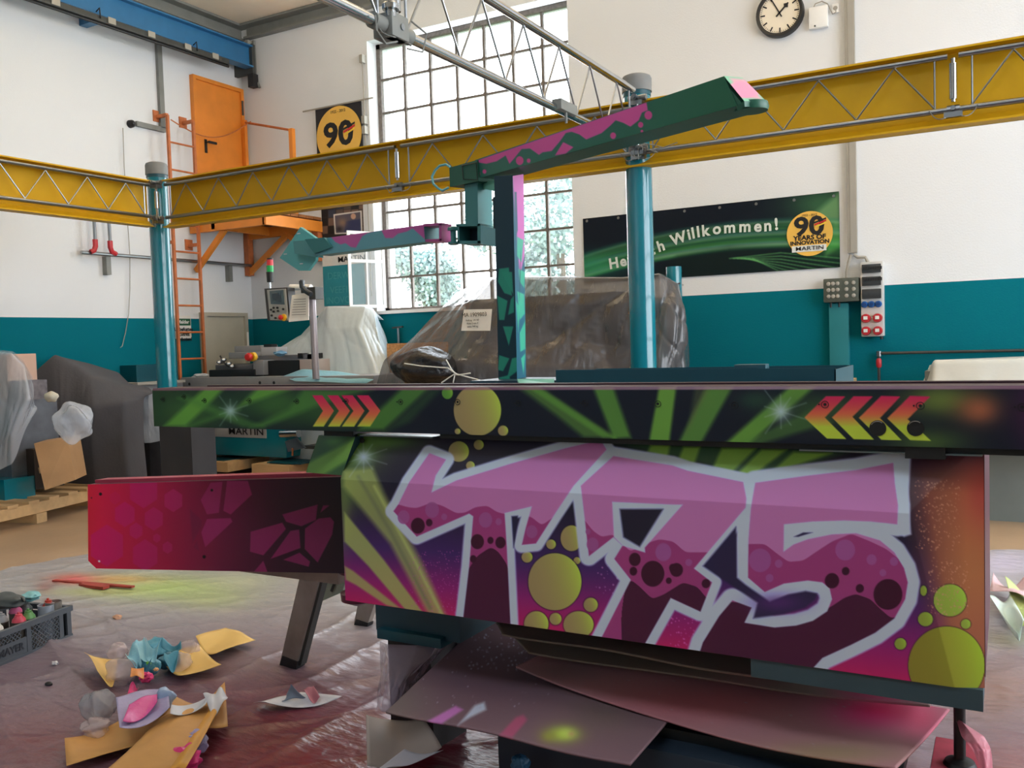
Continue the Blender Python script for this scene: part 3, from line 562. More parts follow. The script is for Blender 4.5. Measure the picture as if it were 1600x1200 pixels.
quadart('cloth', [(bx0, 9.485, bz1), (bx1, 9.485, bz1+.012), (bx1, 9.485, bz0), (bx0, 9.485, bz0)], 300, 90, banner, ARTM, t, base=(20, 28, 38))
MB().box((bx0, 9.487, bz0), (bx1, 9.495, bz1)).build('backing', INKB, t, False)
for k in range(8): MB().lathe((bx0+.05+(bx1-bx0-.1)*k/7, 9.484, bz1-.03), [(.016, 0), (.014, .005)], 10, (0, -1, 0)).build('eyelet', CHROMED, t)
LP = [('H', 959, 412), ('e', 973.6, 408.6), ('r', 984, 405), ('z', 993, 401.5), ('l', 1001, 398), ('i', 1007, 396), ('c', 1018, 391.5), ('h', 1032.5, 385), ('W', 1060, 373), ('i', 1076.5, 367), ('l', 1083, 365), ('l', 1091, 363), ('k', 1102, 361), ('o', 1120, 358), ('m', 1140, 356), ('m', 1164, 354.5), ('e', 1184, 354), ('n', 1199.5, 353), ('!', 1213, 351)]
Wp = [qy(x, y, 9.478) for _, x, y in LP]
WT = mat('banner_lettering', (214, 222, 214), .5, var=(4, .06))
for i, (ch_, _, _) in enumerate(LP):
    a, b_ = Wp[max(i-1, 0)], Wp[min(i+1, len(Wp)-1)]; an = math.atan2(b_[2]-a[2], b_[0]-a[0])*.85
    text('lettering', ch_, .165, Wp[i], (math.cos(an), 0, math.sin(an)), (-math.sin(an), 0, math.cos(an)), WT, t, bold=.005)
q = qy(1265, 365, 9.48); badge(t, q[0], q[2], (qy(1301, 365, 9.48)[0]-qy(1229, 365, 9.48)[0])/2, 9.48)
# 90 flag
f0 = qy(493, 171, 9.46); f1 = qy(564, 159, 9.46); t = thing('anniversary_flag', 'black hanging flag with gold anniversary disc left of the tall window', 'flag', (f0[0], 9.46, f0[2]))
MB().box((f0[0], 9.455, float(qy(530, 275, 9.46)[2])), (f1[0], 9.465, f0[2])).build('cloth', mat('flag_black', (28, 30, 36), .7, var=(6, .1)), t, False)
q = qy(529.5, 211, 9.45); badge(t, q[0], q[2], (f1[0]-f0[0])/2*.985, 9.452, False)
r0 = qy(473.5, 174.6, 9.45); r1 = qy(583, 153.6, 9.45); MB().cyl((r0[0], 9.45, f0[2]), (r1[0], 9.45, f0[2]), .011, 8).build('rod', DUCT, t)
# photo collage
a, b_ = pbox(501, 300, 569, 366, 9.48, 0); t = thing('photo_collage', 'poster collage of workshop photographs under the yellow girder', 'poster', (a[0], 9.48, a[2]))
def collage(A):
    A.c[:] = (52, 46, 46); random.seed(11)
    for i in range(6):
        for j in range(5): A.poly([(501+i*12, 302+j*13), (512+i*12, 301+j*13), (512+i*12, 313+j*13), (501+i*12, 314+j*13)], random.choice([(96, 84, 78), (60, 66, 84), (150, 130, 120), (36, 34, 36), (120, 96, 84)]), 1, .9)
    A.poly([(521, 335), (565, 329), (566, 364), (523, 366)], (226, 222, 216), 1); A.poly([(523, 337), (563, 331), (564, 362), (525, 364)], (88, 84, 96), 1)
    A.ell(552, 338, 4, 4.5, (196, 156, 136)); A.poly([(540, 346), (563, 342), (564, 362), (538, 363)], (56, 62, 96), 2); A.glow(535, 348, 7, 7, (150, 120, 100), .8); A.glow(530, 358, 5, 4, (40, 36, 40), .8)
quadart('print', [(a[0], 9.478, b_[2]), (b_[0], 9.478, b_[2]), (b_[0], 9.478, a[2]), (a[0], 9.478, a[2])], 90, 90, collage, ARTM, t)
MB().box((a[0], 9.48, a[2]), (b_[0], 9.49, b_[2])).build('board', PAPER, t, False)
# teal poster
a, b_ = pbox(504, 404, 571, 475, 9.47, 0); t = thing('teal_poster', 'teal poster with faint words beside the open casement, under the white heading strip', 'poster', (a[0], 9.47, a[2])); wd = b_[0]-a[0]
MB().box((a[0], 9.465, a[2]), (b_[0], 9.475, b_[2]-.11)).build('sheet', mat('poster_teal', (26, 140, 156), .5, var=(5, .05)), t, False); MB().box((a[0], 9.463, b_[2]-.11), (b_[0], 9.475, b_[2]+.10)).build('heading_strip', PAPER, t, False)
text('lettering', 'MARTIN', .105, (a[0]+wd*.72, 9.458, b_[2]-.04), (1, 0, 0), (0, 0, 1), INKB, t, bold=.0009, sx=1.2)
for k, s in enumerate(('DERWA', 'VEEFI S', 'INOVOSE')): text('lettering', s, .13, (a[0]+wd*.45, 9.461, b_[2]-.25-.14*k-(.05 if k else 0)), (1, 0, 0), (0, 0, 1), mat('faint_teal_lettering', (70, 160, 172), .5, var=(4, .02)), t)
# ================================================================ draped covers
def patch(name, rows, m, sub=10, fold=0.02, fr=5.0, parent=None, seed=1, colors=None, tilt=1.5, smooth=1):
    """rows of (px,py,Y) or ('w',x,y,z) control points, draped between and creased"""
    R = np.array([[np.array(p[1:], float) if p[0] == 'w' else (np.array((qy(p[1], 690, p[2])[0], p[2], .02)) if p[0] == 'd' else qy(p[0], p[1], p[2])) for p in r] for r in rows]); nv, nu, _ = R.shape
    def up(A, ax):
        n = A.shape[ax]; t = np.linspace(0, n-1, (n-1)*sub+1); i = np.minimum(t.astype(int), n-2); f = t-i
        f = f.reshape([-1 if k == ax else 1 for k in range(3)]); return np.take(A, i, ax)*(1-f)+np.take(A, i+1, ax)*f
    R[..., 0] = np.maximum(R[..., 0], -9.46); G = up(up(R, 0), 1)
    for _ in range(smooth):
        H = G.copy(); H[1:-1] = (G[:-2]+2*G[1:-1]+G[2:])/4; G = H.copy(); G[:, 1:-1] = (H[:, :-2]+2*H[:, 1:-1]+H[:, 2:])/4
    n1, n2 = G.shape[:2]; du = np.gradient(G, axis=1); dv = np.gradient(G, axis=0); N = np.cross(du, dv); N /= np.linalg.norm(N, axis=2)[..., None]+1e-9
    r = np.random.default_rng(seed); u, v = np.meshgrid(np.linspace(0, 1, n2), np.linspace(0, 1, n1)); d = np.zeros_like(u)
    top = np.clip((v-1.1/(nv-1))*2.6, .04, 1)
    for k in range(8):
        th = (r.random()-.5)*2.0*tilt*.6; ph = fr*(.5+.35*k+(1.6 if k > 4 else 0))*(u*math.cos(th)+v*.6*math.sin(th)+.10*np.sin(3*v+6*u+r.random()*6))+r.random()*3
        d += (1-np.abs(2*(ph % 1)-1))**(1.6 if k < 3 else 6)*(.5+r.random())/(1+k*.6)*np.clip(.15+1.1*np.sin(math.pi*(v*(.6+r.random()*.7)+u*(r.random()-.5)+r.random()*.4)), .05, 1)
    d = (d-d.mean())*top+d.mean()
    G = G+N*((d-d.mean())*fold)[..., None]
    return gridobj(name, G.reshape(-1, 3), n2, n1, m, None, parent)
# dark film-covered machine
t = thing('film_covered_machine', 'large machine draped in dark transparent film between window and right column', 'machine', (-4.2, 8.0, 0))
xa = qy(725, 500, 7.9)[0]; xb = qy(1050, 500, 7.9)[0]; zt = qy(850, 440, 7.9)[2]
b = MB(); b.box((xa+.15, 7.7, .2), (xb-.45, 8.6, zt-.15)).box((xa-.3, 7.75, .2), (xa+.15, 8.6, zt-.75)).box((xb-.75, 7.65, .9), (xb-.45, 7.7, 1.5)); b.build('body', mat('covered_machine_body', (52, 50, 50), .6, var=(2, .3)), t, False)
MB().box((xa+.45, 7.62, zt-.85), (xb-.55, 7.7, zt-.52)).build('pale_panel', mat('pale_machine_panel', (190, 160, 132), .6, var=(2, .1)), t, False)
patch('film_cover', [
 [(722, 452, 9.1), (760, 432, 9.1), (850, 436, 9.1), (930, 436, 9.1), (1040, 428, 9.1), (1068, 446, 9.1), (1068, 446, 9.2)],
 [(712, 456, 8.3), (775, 430, 7.7), (850, 430, 7.6), (975, 431, 7.6), (1030, 425, 7.6), (1060, 442, 7.7), (1066, 446, 9.0)],
 [(690, 480, 8.0), (735, 470, 7.55), (850, 475, 7.5), (960, 475, 7.5), (1030, 470, 7.5), (1066, 480, 7.6), (1068, 480, 9.0)],
 [(640, 533, 7.9), (715, 530, 7.4), (850, 532, 7.45), (960, 535, 7.45), (1030, 532, 7.45), (1069, 535, 7.6), (1070, 530, 9.0)],
 [(604, 566, 7.8), (700, 570, 7.3), (850, 575, 7.4), (960, 575, 7.4), (1030, 575, 7.4), (1069, 578, 7.6), (1070, 575, 9.0)],
 [('w', -6.3, 7.7, .05), ('w', -5.3, 7.2, .05), ('w', -4.0, 7.3, .05), ('w', -3.2, 7.3, .05), ('w', -2.6, 7.3, .05), ('w', -2.4, 7.5, .05), ('w', -2.35, 9.0, .05)]], DARKF, 20, .10, 2.3, t, 3)
tube_x = qy(1053, 430, 8.3); t2 = thing('teal_pipe_end', 'short teal pipe end poking out above the dark film', 'pipe', (tube_x[0], 8.3, 1.2)); MB().cyl((tube_x[0], 8.3, 1.2), (tube_x[0], 8.3, qy(1053, 417, 8.3)[2]), .075, 20).build('pipe', TEAL, t2)
a, b_ = qy(722, 483, 7.3), qy(770, 515, 7.3); t2 = thing('paper_label', 'white shipping label sheet stuck on the dark film', 'label', (a[0], 7.28, b_[2]))
z0, z1 = b_[2], a[2]-.005; MB().hexa([(a[0], 7.27, z0), (b_[0], 7.25, z0-.01), (b_[0], 7.252, z0-.01), (a[0], 7.272, z0), (a[0]+.02, 7.30, z1), (b_[0]+.01, 7.28, z1-.01), (b_[0]+.01, 7.282, z1-.01), (a[0]+.02, 7.302, z1)]).build('sheet', PAPER, t2, False)
text('lettering', 'MA 1909803', .055, ((a[0]+b_[0])/2-.01, 7.262, (z0+z1)/2+.045), (1, -.06, 0), (0, 0, 1), INKB, t2, bold=0)
for k in range(3): text('lettering', ('Auftrag  14 / 07', 'Kiste 2 von 3', 'netto 940 kg')[k], .024, ((a[0]+b_[0])/2-.03, 7.258, (z0+z1)/2-.005-.03*k), (1, -.06, 0), (0, 0, 1), DARKG, t2)
# milky film tent
t = thing('film_covered_machine', 'machine under a tall tent of milky white film below the window', 'machine', (-7.3, 8.9, 0))
MB().box((-7.7, 8.75, .1), (-7.15, 9.3, 1.6)).build('body', mat('pale_machine_body', (190, 188, 182), .6, var=(3, .1)), t, False); MB().box((-7.25, 8.75, .1), (-6.75, 9.3, 1.25)).build('board_box', OSB, t, False)
patch('film_cover', [
 [(508, 480, 9.4), (515, 478, 9.4), (560, 478, 9.4), (580, 480, 9.4), (600, 500, 9.42)],
 [(492, 500, 9.35), (511, 478, 8.75), (570, 478, 8.7), (584, 482, 8.8), (592, 500, 9.4)],
 [(470, 520, 9.1), (512, 515, 8.6), (560, 512, 8.55), (592, 514, 8.7), (604, 524, 9.4)],
 [(436, 545, 8.9), (512, 550, 8.5), (575, 550, 8.45), (604, 550, 8.6), (616, 548, 9.4)],
 [(405, 570, 8.8), (510, 590, 8.4), (590, 590, 8.35), (612, 590, 8.5), (618, 590, 9.4)],
 [('w', -8.8, 8.8, .03), ('w', -7.9, 8.3, .03), ('w', -6.9, 8.2, .03), ('w', -6.6, 8.4, .03), ('w', -6.5, 9.4, .03)]], WHITEF, 20, .09, 1.9, t, 5)
a, b_ = pbox(604, 537, 700, 600, 8.6, .03); t = thing('pressed_board_panel', 'orange-brown pressed wood board standing between milky tent and dark bundle', 'board', (a[0], 8.6, .8)); MB().box((a[0], 8.6, .0), (b_[0], 8.63, b_[2])).build('board', OSB, t, False); MB().box((a[0], 8.63, 0), (a[0]+.06, 8.75, b_[2]-.02)).build('batten', WOOD, t, False)
# black bundle with rope
def crumple(name, c, r, m, label, cat, seed=0, sub=4, amp=.3, group=None, squash=None, n=1.0):
    bm = bmesh.new(); bmesh.ops.create_icosphere(bm, subdivisions=sub, radius=1.0); rg = np.random.default_rng(seed); D = rg.normal(size=(26, 3)); D /= np.linalg.norm(D, axis=1)[:, None]; A = rg.random(26)
    for v in bm.verts:
        p = np.array(v.co); s = sum(a*(1-abs(((p@d)*2.2*n+a*3) % 2-1))**1.5 for d, a in zip(D, A))/9; k = 1+amp*(s-.7)*2
        v.co = Vector((c[0]+p[0]*r[0]*k, c[1]+p[1]*r[1]*k, max(c[2]+p[2]*r[2]*k, .004)))
    me = bpy.data.meshes.new(name); bm.to_mesh(me); bm.free(); me.materials.append(m); me.shade_smooth(); me.set_sharp_from_angle(angle=math.radians(40)); o = link(name, me); return tag(o, label, cat, group) if label else o
a = qy(605, 600, 7.0); b_ = qy(705, 562, 7.0)
crumple('wrapped_bundle', ((a[0]+b_[0])/2, 7.1, 1.33), ((b_[0]-a[0])/2*1.0, .25, .2), BLACKF, 'black film-wrapped bundle tied with cord in front of the dark film', 'bundle', 4, 5, .25)
qb_ = None; t3 = thing('timber_crate', 'low timber crate carrying the black wrapped bundle behind the saw', 'crate', ((a[0]+b_[0])/2, 7.1, 0)); MB().box((a[0]+.08, 6.92, 0), (b_[0]-.06, 7.3, 1.12)).build('crate_body', WOOD, t3, False)
P = [qy(x, y, 6.8) for x, y in ((632, 568), (660, 572), (700, 575), (712, 584), (765, 598))]
c = MB(); c.tube(P, .006, 6); c.tube([qy(x, y, 6.8) for x, y in ((690, 598), (712, 583), (716, 586), (735, 583))], .006, 6); c.tube([qy(x, y, 6.8) for x, y in ((708, 598), (711, 584))], .006, 6); c.tube([qy(x, y, 6.8) for x, y in ((697, 562), (706, 578), (714, 586))], .006, 6); tag(c.build('tie_cord', INKW), 'knotted white cord over the black wrapped bundle', 'cord')
# grey fabric cover at left
GF = mat('grey_fabric_cover', (78, 76, 80), .85, var=(2, .08), bump=(40, .15))
t = thing('fabric_covered_machine', 'machine under a dark grey fabric dust cover against the left wall', 'machine', (-8.7, 6.8, 0))
MB().box((-9.1, 6.35, .05), (-8.5, 6.75, 1.1)).build('body', mat('hidden_machine_body', (70, 70, 74), .6, var=(4, .1)), t, False)
patch('dust_cover', [
 [('d', 52, 6.15), ('d', 92, 6.45), ('d', 140, 6.8), ('d', 188, 7.2), ('d', 202, 7.3), ('d', 232, 7.15)],
 [(50, 586, 6.02), (89, 556, 6.30), (140, 567, 6.72), (188, 581, 7.12), (202, 598, 7.22), (232, 605, 7.08)],
 [(46, 588, 5.85), (86, 553, 6.05), (120, 572, 6.15), (146, 589, 6.2), (195, 602, 6.5), (241, 612, 6.7)],
 [(46, 635, 5.8), (90, 640, 5.85), (115, 645, 5.9), (145, 636, 5.92), (195, 628, 6.15), (228, 624, 6.6)],
 [(46, 700, 5.8), (90, 700, 5.85), (115, 700, 5.9), (145, 700, 5.92), (195, 700, 6.1), (224, 690, 6.55)],
 [('d', 48, 5.85), ('d', 88, 5.86), ('d', 115, 5.88), ('d', 147, 5.92), ('d', 200, 6.08), ('d', 228, 6.5)]], GF, 12, .03, 1.2, t, 8)
t = thing('film_covered_machine', 'dark machine base loosely wrapped in clear film right of the grey dust cover', 'machine', (-8, 7.3, 0))
a, b_ = pbox(222, 640, 262, 745, 7.2, .4); MB().box((a[0], 7.2, 0), (b_[0], 7.6, b_[2])).build('body', mat('dusty_machine', (84, 84, 90), .5, var=(6, .3)), t, False)
a2, b2 = pbox(248, 650, 302, 750, 5.62, .3); MB().box((a2[0], 5.62, 0), (b2[0], 5.9, b2[2])).build('dark_casing', mat('casing_dark_grey', (50, 50, 54), .7, var=(3, .2)), t, False)
patch('film_cover', [[(216, 622, 6.62), (228, 616, 6.7), (243, 612, 6.75)], [(218, 650, 6.62), (232, 650, 6.65), (246, 648, 6.7)], [(222, 670, 6.6), (234, 665, 6.65), (250, 662, 6.7)], [(226, 692, 6.6), (236, 692, 6.62), (268, 685, 6.7)]], CLEARF, 12, .012, 3, t, 2)
# wrapped machine on pallet, far left
t = thing('film_covered_machine', 'small machine in shiny clear film on the pallet at the left picture edge', 'machine', (-8.3, 5.0, .15))
def qb(x0, y0, x1, y1, c, dep, m, nm, par, bev=0): a, b = pbox(x0, y0, x1, y1, c, dep); return MB().box(a, b, bev).build(nm, m, par, bool(bev))
qb(-60, 625, 20, 760, 5.1, .5, mat('wrapped_body', (96, 100, 108), .5, var=(6, .3)), 'body', t); qb(-60, 556, 14, 625, 5.2, .3, mat('beige_housing', (206, 170, 148), .6, var=(3, .1)), 'housing', t); qb(10, 595, 44, 625, 5.2, .2, mat('lever_block', (110, 104, 108), .5, var=(20, .4)), 'lever_block', t)
qb(-60, 745, 8, 785, 4.95, .3, TEAL, 'teal_base', t)
patch('film_cover', [
 [(-70, 548, 5.6), (-20, 546, 5.6), (20, 549, 5.6), (35, 560, 5.6), (50, 585, 5.6)],
 [(-70, 550, 4.95), (-20, 549, 4.9), (18, 551, 4.9), (38, 570, 4.95), (52, 600, 5.1)],
 [(-70, 620, 4.85), (-20, 622, 4.8), (15, 624, 4.8), (45, 624, 4.85), (54, 625, 5.1)],
 [(-70, 680, 4.75), (-25, 690, 4.72), (0, 690, 4.7), (20, 680, 4.75), (58, 640, 5.0)],
 [(-70, 745, 4.75), (-40, 742, 4.75), (-8, 738, 4.75), (18, 725, 4.8), (50, 660, 4.9)]], CLEARF, 16, .05, 1.7, t, 12)
q = qy(84, 655, 4.75); MB()
crumple('film_bag', (q[0]-.03, 4.95, q[2]-.05), (.19, .15, .17), CLEARF, 'blown-up clear film bag bulging over the cardboard box', 'film', 21, 5, .3)
q = qy(80, 620, 5.0); crumple('foam_scrap', (q[0], 5.0, q[2]), (.07, .06, .05), mat('yellowed_foam', (200, 194, 176), .7, var=(10, .2)), 'yellowish crumpled scrap on top of the clear film bag', 'scrap', 9, 3, .3)
# pallet
t = thing('pallet', 'long timber pallet with tilted cardboard box at the left edge', 'pallet', (-8, 5.2, 0))
def beam(p, q, w, h, m, nm, par): p = Vector(p); q = Vector(q); b = MB(); bar(b, p, q, w, h); return b.build(nm, m, par, False)
beam((-9.3, 3.4, .13), (-7.35, 5.30, .13), .06, .1, WOOD, 'long_beam', t) if False else None
u_ = Vector((qz(-40, 838, .08)-qz(150, 782, .12))); 
p0 = Vector(qz(136, 774, .14)); p1 = Vector(qz(-60, 820, .14)); dd = (p0-p1).normalized(); nn = Vector((-dd.y, dd.x, 0)); 
for s in (0, .42, .84): beam(p1+nn*s-Vector((0, 0, .0)), p0+dd*.75+nn*s, .07, .10, WOOD, 'long_beam', t)
for k in range(9):
    c0 = p1+dd*(.25+k*.24); c0.z = .205; beam(c0-nn*.05, c0+nn*.92, .12, .024, WOOD, 'deck_plank', t)
for s in (.9, 1.75): 
    c0 = p1+dd*(s-.1); c0.z = .045; beam(c0-nn*.06, c0+nn*.95, .12, .088, WOOD, 'skid_block', t)
# cardboard box, tilted
t = thing('cardboard_box', 'brown cardboard box leaning on the pallet under the clear film', 'box', (-8.2, 5.3, .2))
A = [qy(53, 693, 5.05), qy(106, 685, 5.25), qy(117, 750, 5.25), qy(70, 766, 5.05)]; B = [np.array(p)+np.array((-.22, .28, 0)) for p in A]
MB().hexa([A[3], A[2], B[2], B[3], A[0], A[1], B[1], B[0]]).build('carton', CARD, t, False)
n_ = np.cross(np.array(A[1])-A[0], np.array(A[3])-A[0]); n_ = -n_/np.linalg.norm(n_)*.006; n_ = n_ if n_[1] < 0 else -n_
T = [qy(60, 731, 5.07)+n_, qy(90, 723, 5.17)+n_, qy(91, 731, 5.17)+n_, qy(62, 740, 5.07)+n_]; MB().prism(T, n_).build('packing_tape', mat('packing_tape', (146, 118, 78), .3, var=(9, .1)), t, False)
qb(10, 700, 56, 765, 5.25, .3, mat('carton_shade_tone', (52, 42, 36), .8, var=(5, .1)), 'shadowed_carton', t)  # shaded side of the carton, its shade put into the dark brown
# ================================================================ planer / sanding machine at the back left
t = thing('planer_machine', 'grey-topped woodworking machine with teal base on timber bearers below the control panel', 'machine', (-8, 8.2, 0))
Y = 7.9
qb(282, 590, 584, 604, Y, 1.0, GREYM, 'table', t, .01)
for x, y in ((296, 600), (406, 598), (428, 598)): q = qy(x, y, Y); MB().lathe(q, [(.02, 0), (.018, .004)], 10, (0, -1, 0)).build('bolt_hole', BLACK, t)
qb(326, 578, 398, 592, Y+.1, .5, BLACK, 'front_housing', t, .015); qb(336, 570, 395, 580, Y+.15, .4, mat('hood_grey', (92, 92, 94), .4, var=(9, .1)), 'hood', t, .015)
qb(395, 563, 412, 586, Y+.12, .35, GREYM, 'slide_block', t, .008); qb(411, 564, 468, 590, Y+.2, .4, BLACK, 'dark_cover', t); qb(468, 562, 490, 592, Y+.2, .3, mat('pinkish_post', (196, 176, 168), .6, var=(5, .05)), 'rear_post', t)
qb(366, 541, 408, 554, Y+.4, .3, GREYM, 'upper_rail', t, .006); qb(408, 543, 432, 556, Y+.35, .2, mat('light_grey_block', (186, 186, 190), .4, var=(5, .05)), 'motor_block', t, .006); qb(357, 551, 395, 560, Y+.2, .2, GREYM, 'lower_rail', t, .006); qb(395, 556, 494, 561, Y+.3, .1, mat('aluminium_rail', (150, 150, 156), .35, .6, var=(5, .05)), 'fence_rail', t)
for x in (465, 487): qb(x, 552, x+7, 560, Y+.28, .12, BLACK, 'rail_cap', t)
qb(480, 553, 490, 592, Y+.3, .1, GREYM, 'fence_post', t); qb(412, 538, 424, 542, Y+.35, .1, BLACK, 'motor_cap', t)
for x, y in ((345, 566), (352, 562), (360, 568), (365, 572)): q = qy(x, y, Y+.12); MB().lathe(q, [(.025, 0), (.03, .03), (.012, .06)], 10, (0, -1, 0)).build('clamp_knob', CHROMED, t)
c = MB(); c.tube([qy(344, 556, Y+.1), qy(349, 566, Y+.08), qy(356, 572, Y+.1), qy(362, 574, Y+.1)], .01, 6); c.build('hose', BLACK, t)
q = qy(384, 558, Y); s = MB().lathe((q[0], Y+.14, q[2]), [(.055, 0), (.055, .05)], 20, (0, -1, 0)).build('switch_housing', YELP, t); MB().lathe((q[0], Y+.09, q[2]), [(.03, 0), (.05, .03), (.05, .05), (.04, .07), (.01, .075)], 20, (0, -1, 0)).build('emergency_stop_button', RED, s)
qb(299, 600, 448, 716, Y+.12, .55, TEAL, 'base_cabinet', t, .02)
a, b_ = pbox(330, 660, 415, 685, Y+.10, 0); MB().hexa([(a[0]-.02, Y+.11, a[2]), (b_[0], Y+.11, a[2]), (b_[0], Y+.12, a[2]), (a[0]-.02, Y+.12, a[2]), (a[0]+.06, Y+.11, b_[2]), (b_[0], Y+.11, b_[2]), (b_[0], Y+.12, b_[2]), (a[0]+.06, Y+.12, b_[2])]).build('name_plate', mat('plate_grey', (160, 160, 160), .5, var=(9, .04)), t, False)
q = qy(384, 674.5, Y+.10); text('lettering', 'MARTIN', .125, (q[0], Y+.10, q[2]), (1, 0, 0), (0, 0, 1), INKB, t, bold=.001, sx=1.3)
MB().cyl(qy(440, 678, Y+.15), qy(467, 677, Y+.15), .05, 20).build('end_roller', CHROME, t)
q = [qy(445, 690, Y+.1), qy(462, 684, Y+.1), qy(476, 700, Y+.05), qy(450, 706, Y+.05)]; MB().prism(q, (0, .03, 0)).build('polished_chute', CHROMED, t, False); MB().cyl(qy(457, 700, Y+.04), qy(457, 712, Y+.04), .012, 8).build('lever', mat('copper_lever', (214, 150, 110), .2, .9, var=(9, .1)), t)
qb(476, 696, 495, 702, Y+.1, .4, DARKG, 'slotted_bar', t)
for x0, y0, x1, y1 in ((320, 718, 350, 722), (417, 722, 470, 726)): qb(x0, y0, x1, y1, Y-.02, .7, TEALD, 'base_rail', t)
t = thing('timber_bearer', 'pale timber bearers on the floor under the teal machine base, left one', 'timber', (-8.8, 8, 0)); qb(304, 720, 356, 738, Y-.1, .9, WOOD, 'block', t)
t = thing('timber_bearer', 'pale timber bearers on the floor under the teal machine base, right one', 'timber', (-8.0, 8, 0)); qb(393, 725, 452, 743, Y-.1, .9, WOOD, 'block', t)
# blue-ish film and cloth on the table
o = patch('protective_sheet', [[(425, 590, 8.3), (470, 588, 8.4), (520, 586, 8.5), (572, 590, 8.5)], [(440, 588, 8.0), (472, 575, 8.05), (530, 579, 8.1), (582, 588, 8.1)], [(452, 592, 7.88), (480, 590, 7.88), (530, 592, 7.88), (584, 593, 7.88)], [(462, 596, 7.87), (500, 597, 7.86), (540, 599, 7.86), (574, 599, 7.87)]], mat('pale_blue_sheet', (150, 205, 220), .4, bump=(20, .4), film=.9), 10, .03, 3, None, 4); tag(o, 'pale blue and white protective sheet lying on the grey machine table', 'sheet')
q = qy(442, 552, 8.2); crumple('blue_glove', (q[0], 8.15, q[2]), (.11, .06, .035), mat('light_blue_glove', (120, 170, 205), .5, var=(12, .1)), 'crumpled light blue glove on the machine fence rail', 'glove', 31, 4, .5)
q = qy(300, 588, 7.9); crumple('white_rag', (q[0], 8.05, q[2]), (.14, .08, .03), mat('white_rag', (200, 202, 204), .8, var=(12, .1)), 'crumpled white rag on the left end of the machine table', 'rag', 33, 4, .5)
# control panel on post
t = thing('control_panel', 'grey control panel with screen and red stop button hung from a post', 'control panel', (-7.3, 8.1, 0)); Y = 7.75
q0 = qy(494, 592, Y+.1); q1 = qy(487, 452, Y+.1); MB().cyl(q0, q1, .04, 18).build('post', mat('aluminium_post', (168, 160, 164), .35, .5, var=(5, .05)), t)
MB().cyl(qy(454, 449, Y+.15), qy(486, 449, Y+.15), .035, 14).build('arm', WHITEP, t); qb(470, 450, 484, 457, Y+.08, .06, BLACK, 'arm_bracket', t); qb(480, 449, 493, 467, Y+.02, .14, DARKG, 'joint_plate', t)
def skew(x0, yt, x1, yb, c, dep, sh=5): # panel hung slightly askew
    A = [qy(x0, yt, c), qy(x1, yt-2, c), qy(x1+sh, yb, c), qy(x0+sh, yb-1, c)]; B = [p+np.array((0, dep, 0)) for p in A]; return MB().hexa([A[3], A[2], B[2], B[3], A[0], A[1], B[1], B[0]])
skew(413, 451, 449, 502, Y, .12).build('housing', mat('panel_dark_grey', (52, 52, 54), .5, var=(9, .1)), t, False)
skew(417, 453, 445, 501, Y-.02, .02).build('face', mat('panel_face_grey', (168, 170, 168), .5, var=(9, .04)), t, False)
skew(421, 455, 442, 476, Y-.03, .01, 2).build('bezel', mat('screen_bezel', (70, 92, 104), .4, var=(9, .04)), t, False); skew(425, 459, 438, 472, Y-.034, .005, 1).build('screen', mat('dark_screen', (40, 60, 72), .15, var=(9, .04)), t, False)
for x, y in ((424, 484), (428, 481), (428, 487), (434, 481), (435, 486), (425, 493), (431, 497), (443, 483)): q = qy(x, y, Y-.03); MB().lathe(q, [(.013, 0), (.012, .015)], 10, (0, -1, 0)).build('button', BLACK, t)
q = qy(444, 496, Y-.03); s = MB().lathe(q, [(.04, 0), (.04, .012)], 18, (0, -1, 0)).build('stop_backing', YELP, t); q = qy(441, 496, Y-.045); MB().lathe(q, [(.016, 0), (.028, .02), (.028, .035), (.01, .045)], 16, (0, -1, 0)).build('stop_button', RED, s)
for nm, y0, y1, r, m in (('mount', 441, 452, .012, CHROME), ('lamp_foot', 425, 441, .036, BLACK), ('green_lamp', 415, 425, .04, GREEN), ('red_lamp', 406, 415, .038, mat('lamp_red', (210, 50, 60), .3, var=(9, .03))), ('lamp_cap', 403.5, 406, .036, BLACK)): a = qy(422, y1, Y+.03); b_ = qy(422, y0, Y+.03); MB().cyl((a[0], Y+.03, a[2]), (a[0], Y+.03, b_[2]), r, 18, r2=(.04 if nm == 'lamp_foot' else r)).build(nm, m, t)
t = thing('paper_sheet', 'printed order sheets clipped beside the grey control panel', 'paper', (-7.2, 7.7, 1.9)); MB().prism([qy(456, 461, Y), qy(482, 458, Y), qy(482, 500, Y-.04), qy(451, 503, Y-.04)], (0, .01, 0)).build('sheet', PAPER, t, False)
for k in range(7): a = qy(459-k*.5, 468+k*4, Y-.015-.005*k); b_ = qy(478, 467+k*4, Y-.015-.005*k); bar(MB(), a, b_, .004, .006).build('text_line', mat('grey_print', (140, 138, 138), .6, var=(9, .02)), t, False)
t = thing('hand_scanner', 'black hand scanner hanging on the control panel post', 'scanner', (-7.2, 7.7, 2.1)); c = MB(); c.tube([qy(471, 439, Y-.06), qy(472, 448, Y-.06), qy(478, 455, Y-.06), qy(486, 460, Y-.06)], .03, 10); c.build('handle', mat('scanner_black', (34, 44, 52), .4, var=(9, .05)), t); MB().box(qy(470, 437, Y-.09), qy(475, 443, Y-.02), .008).build('head', BLACK, t)
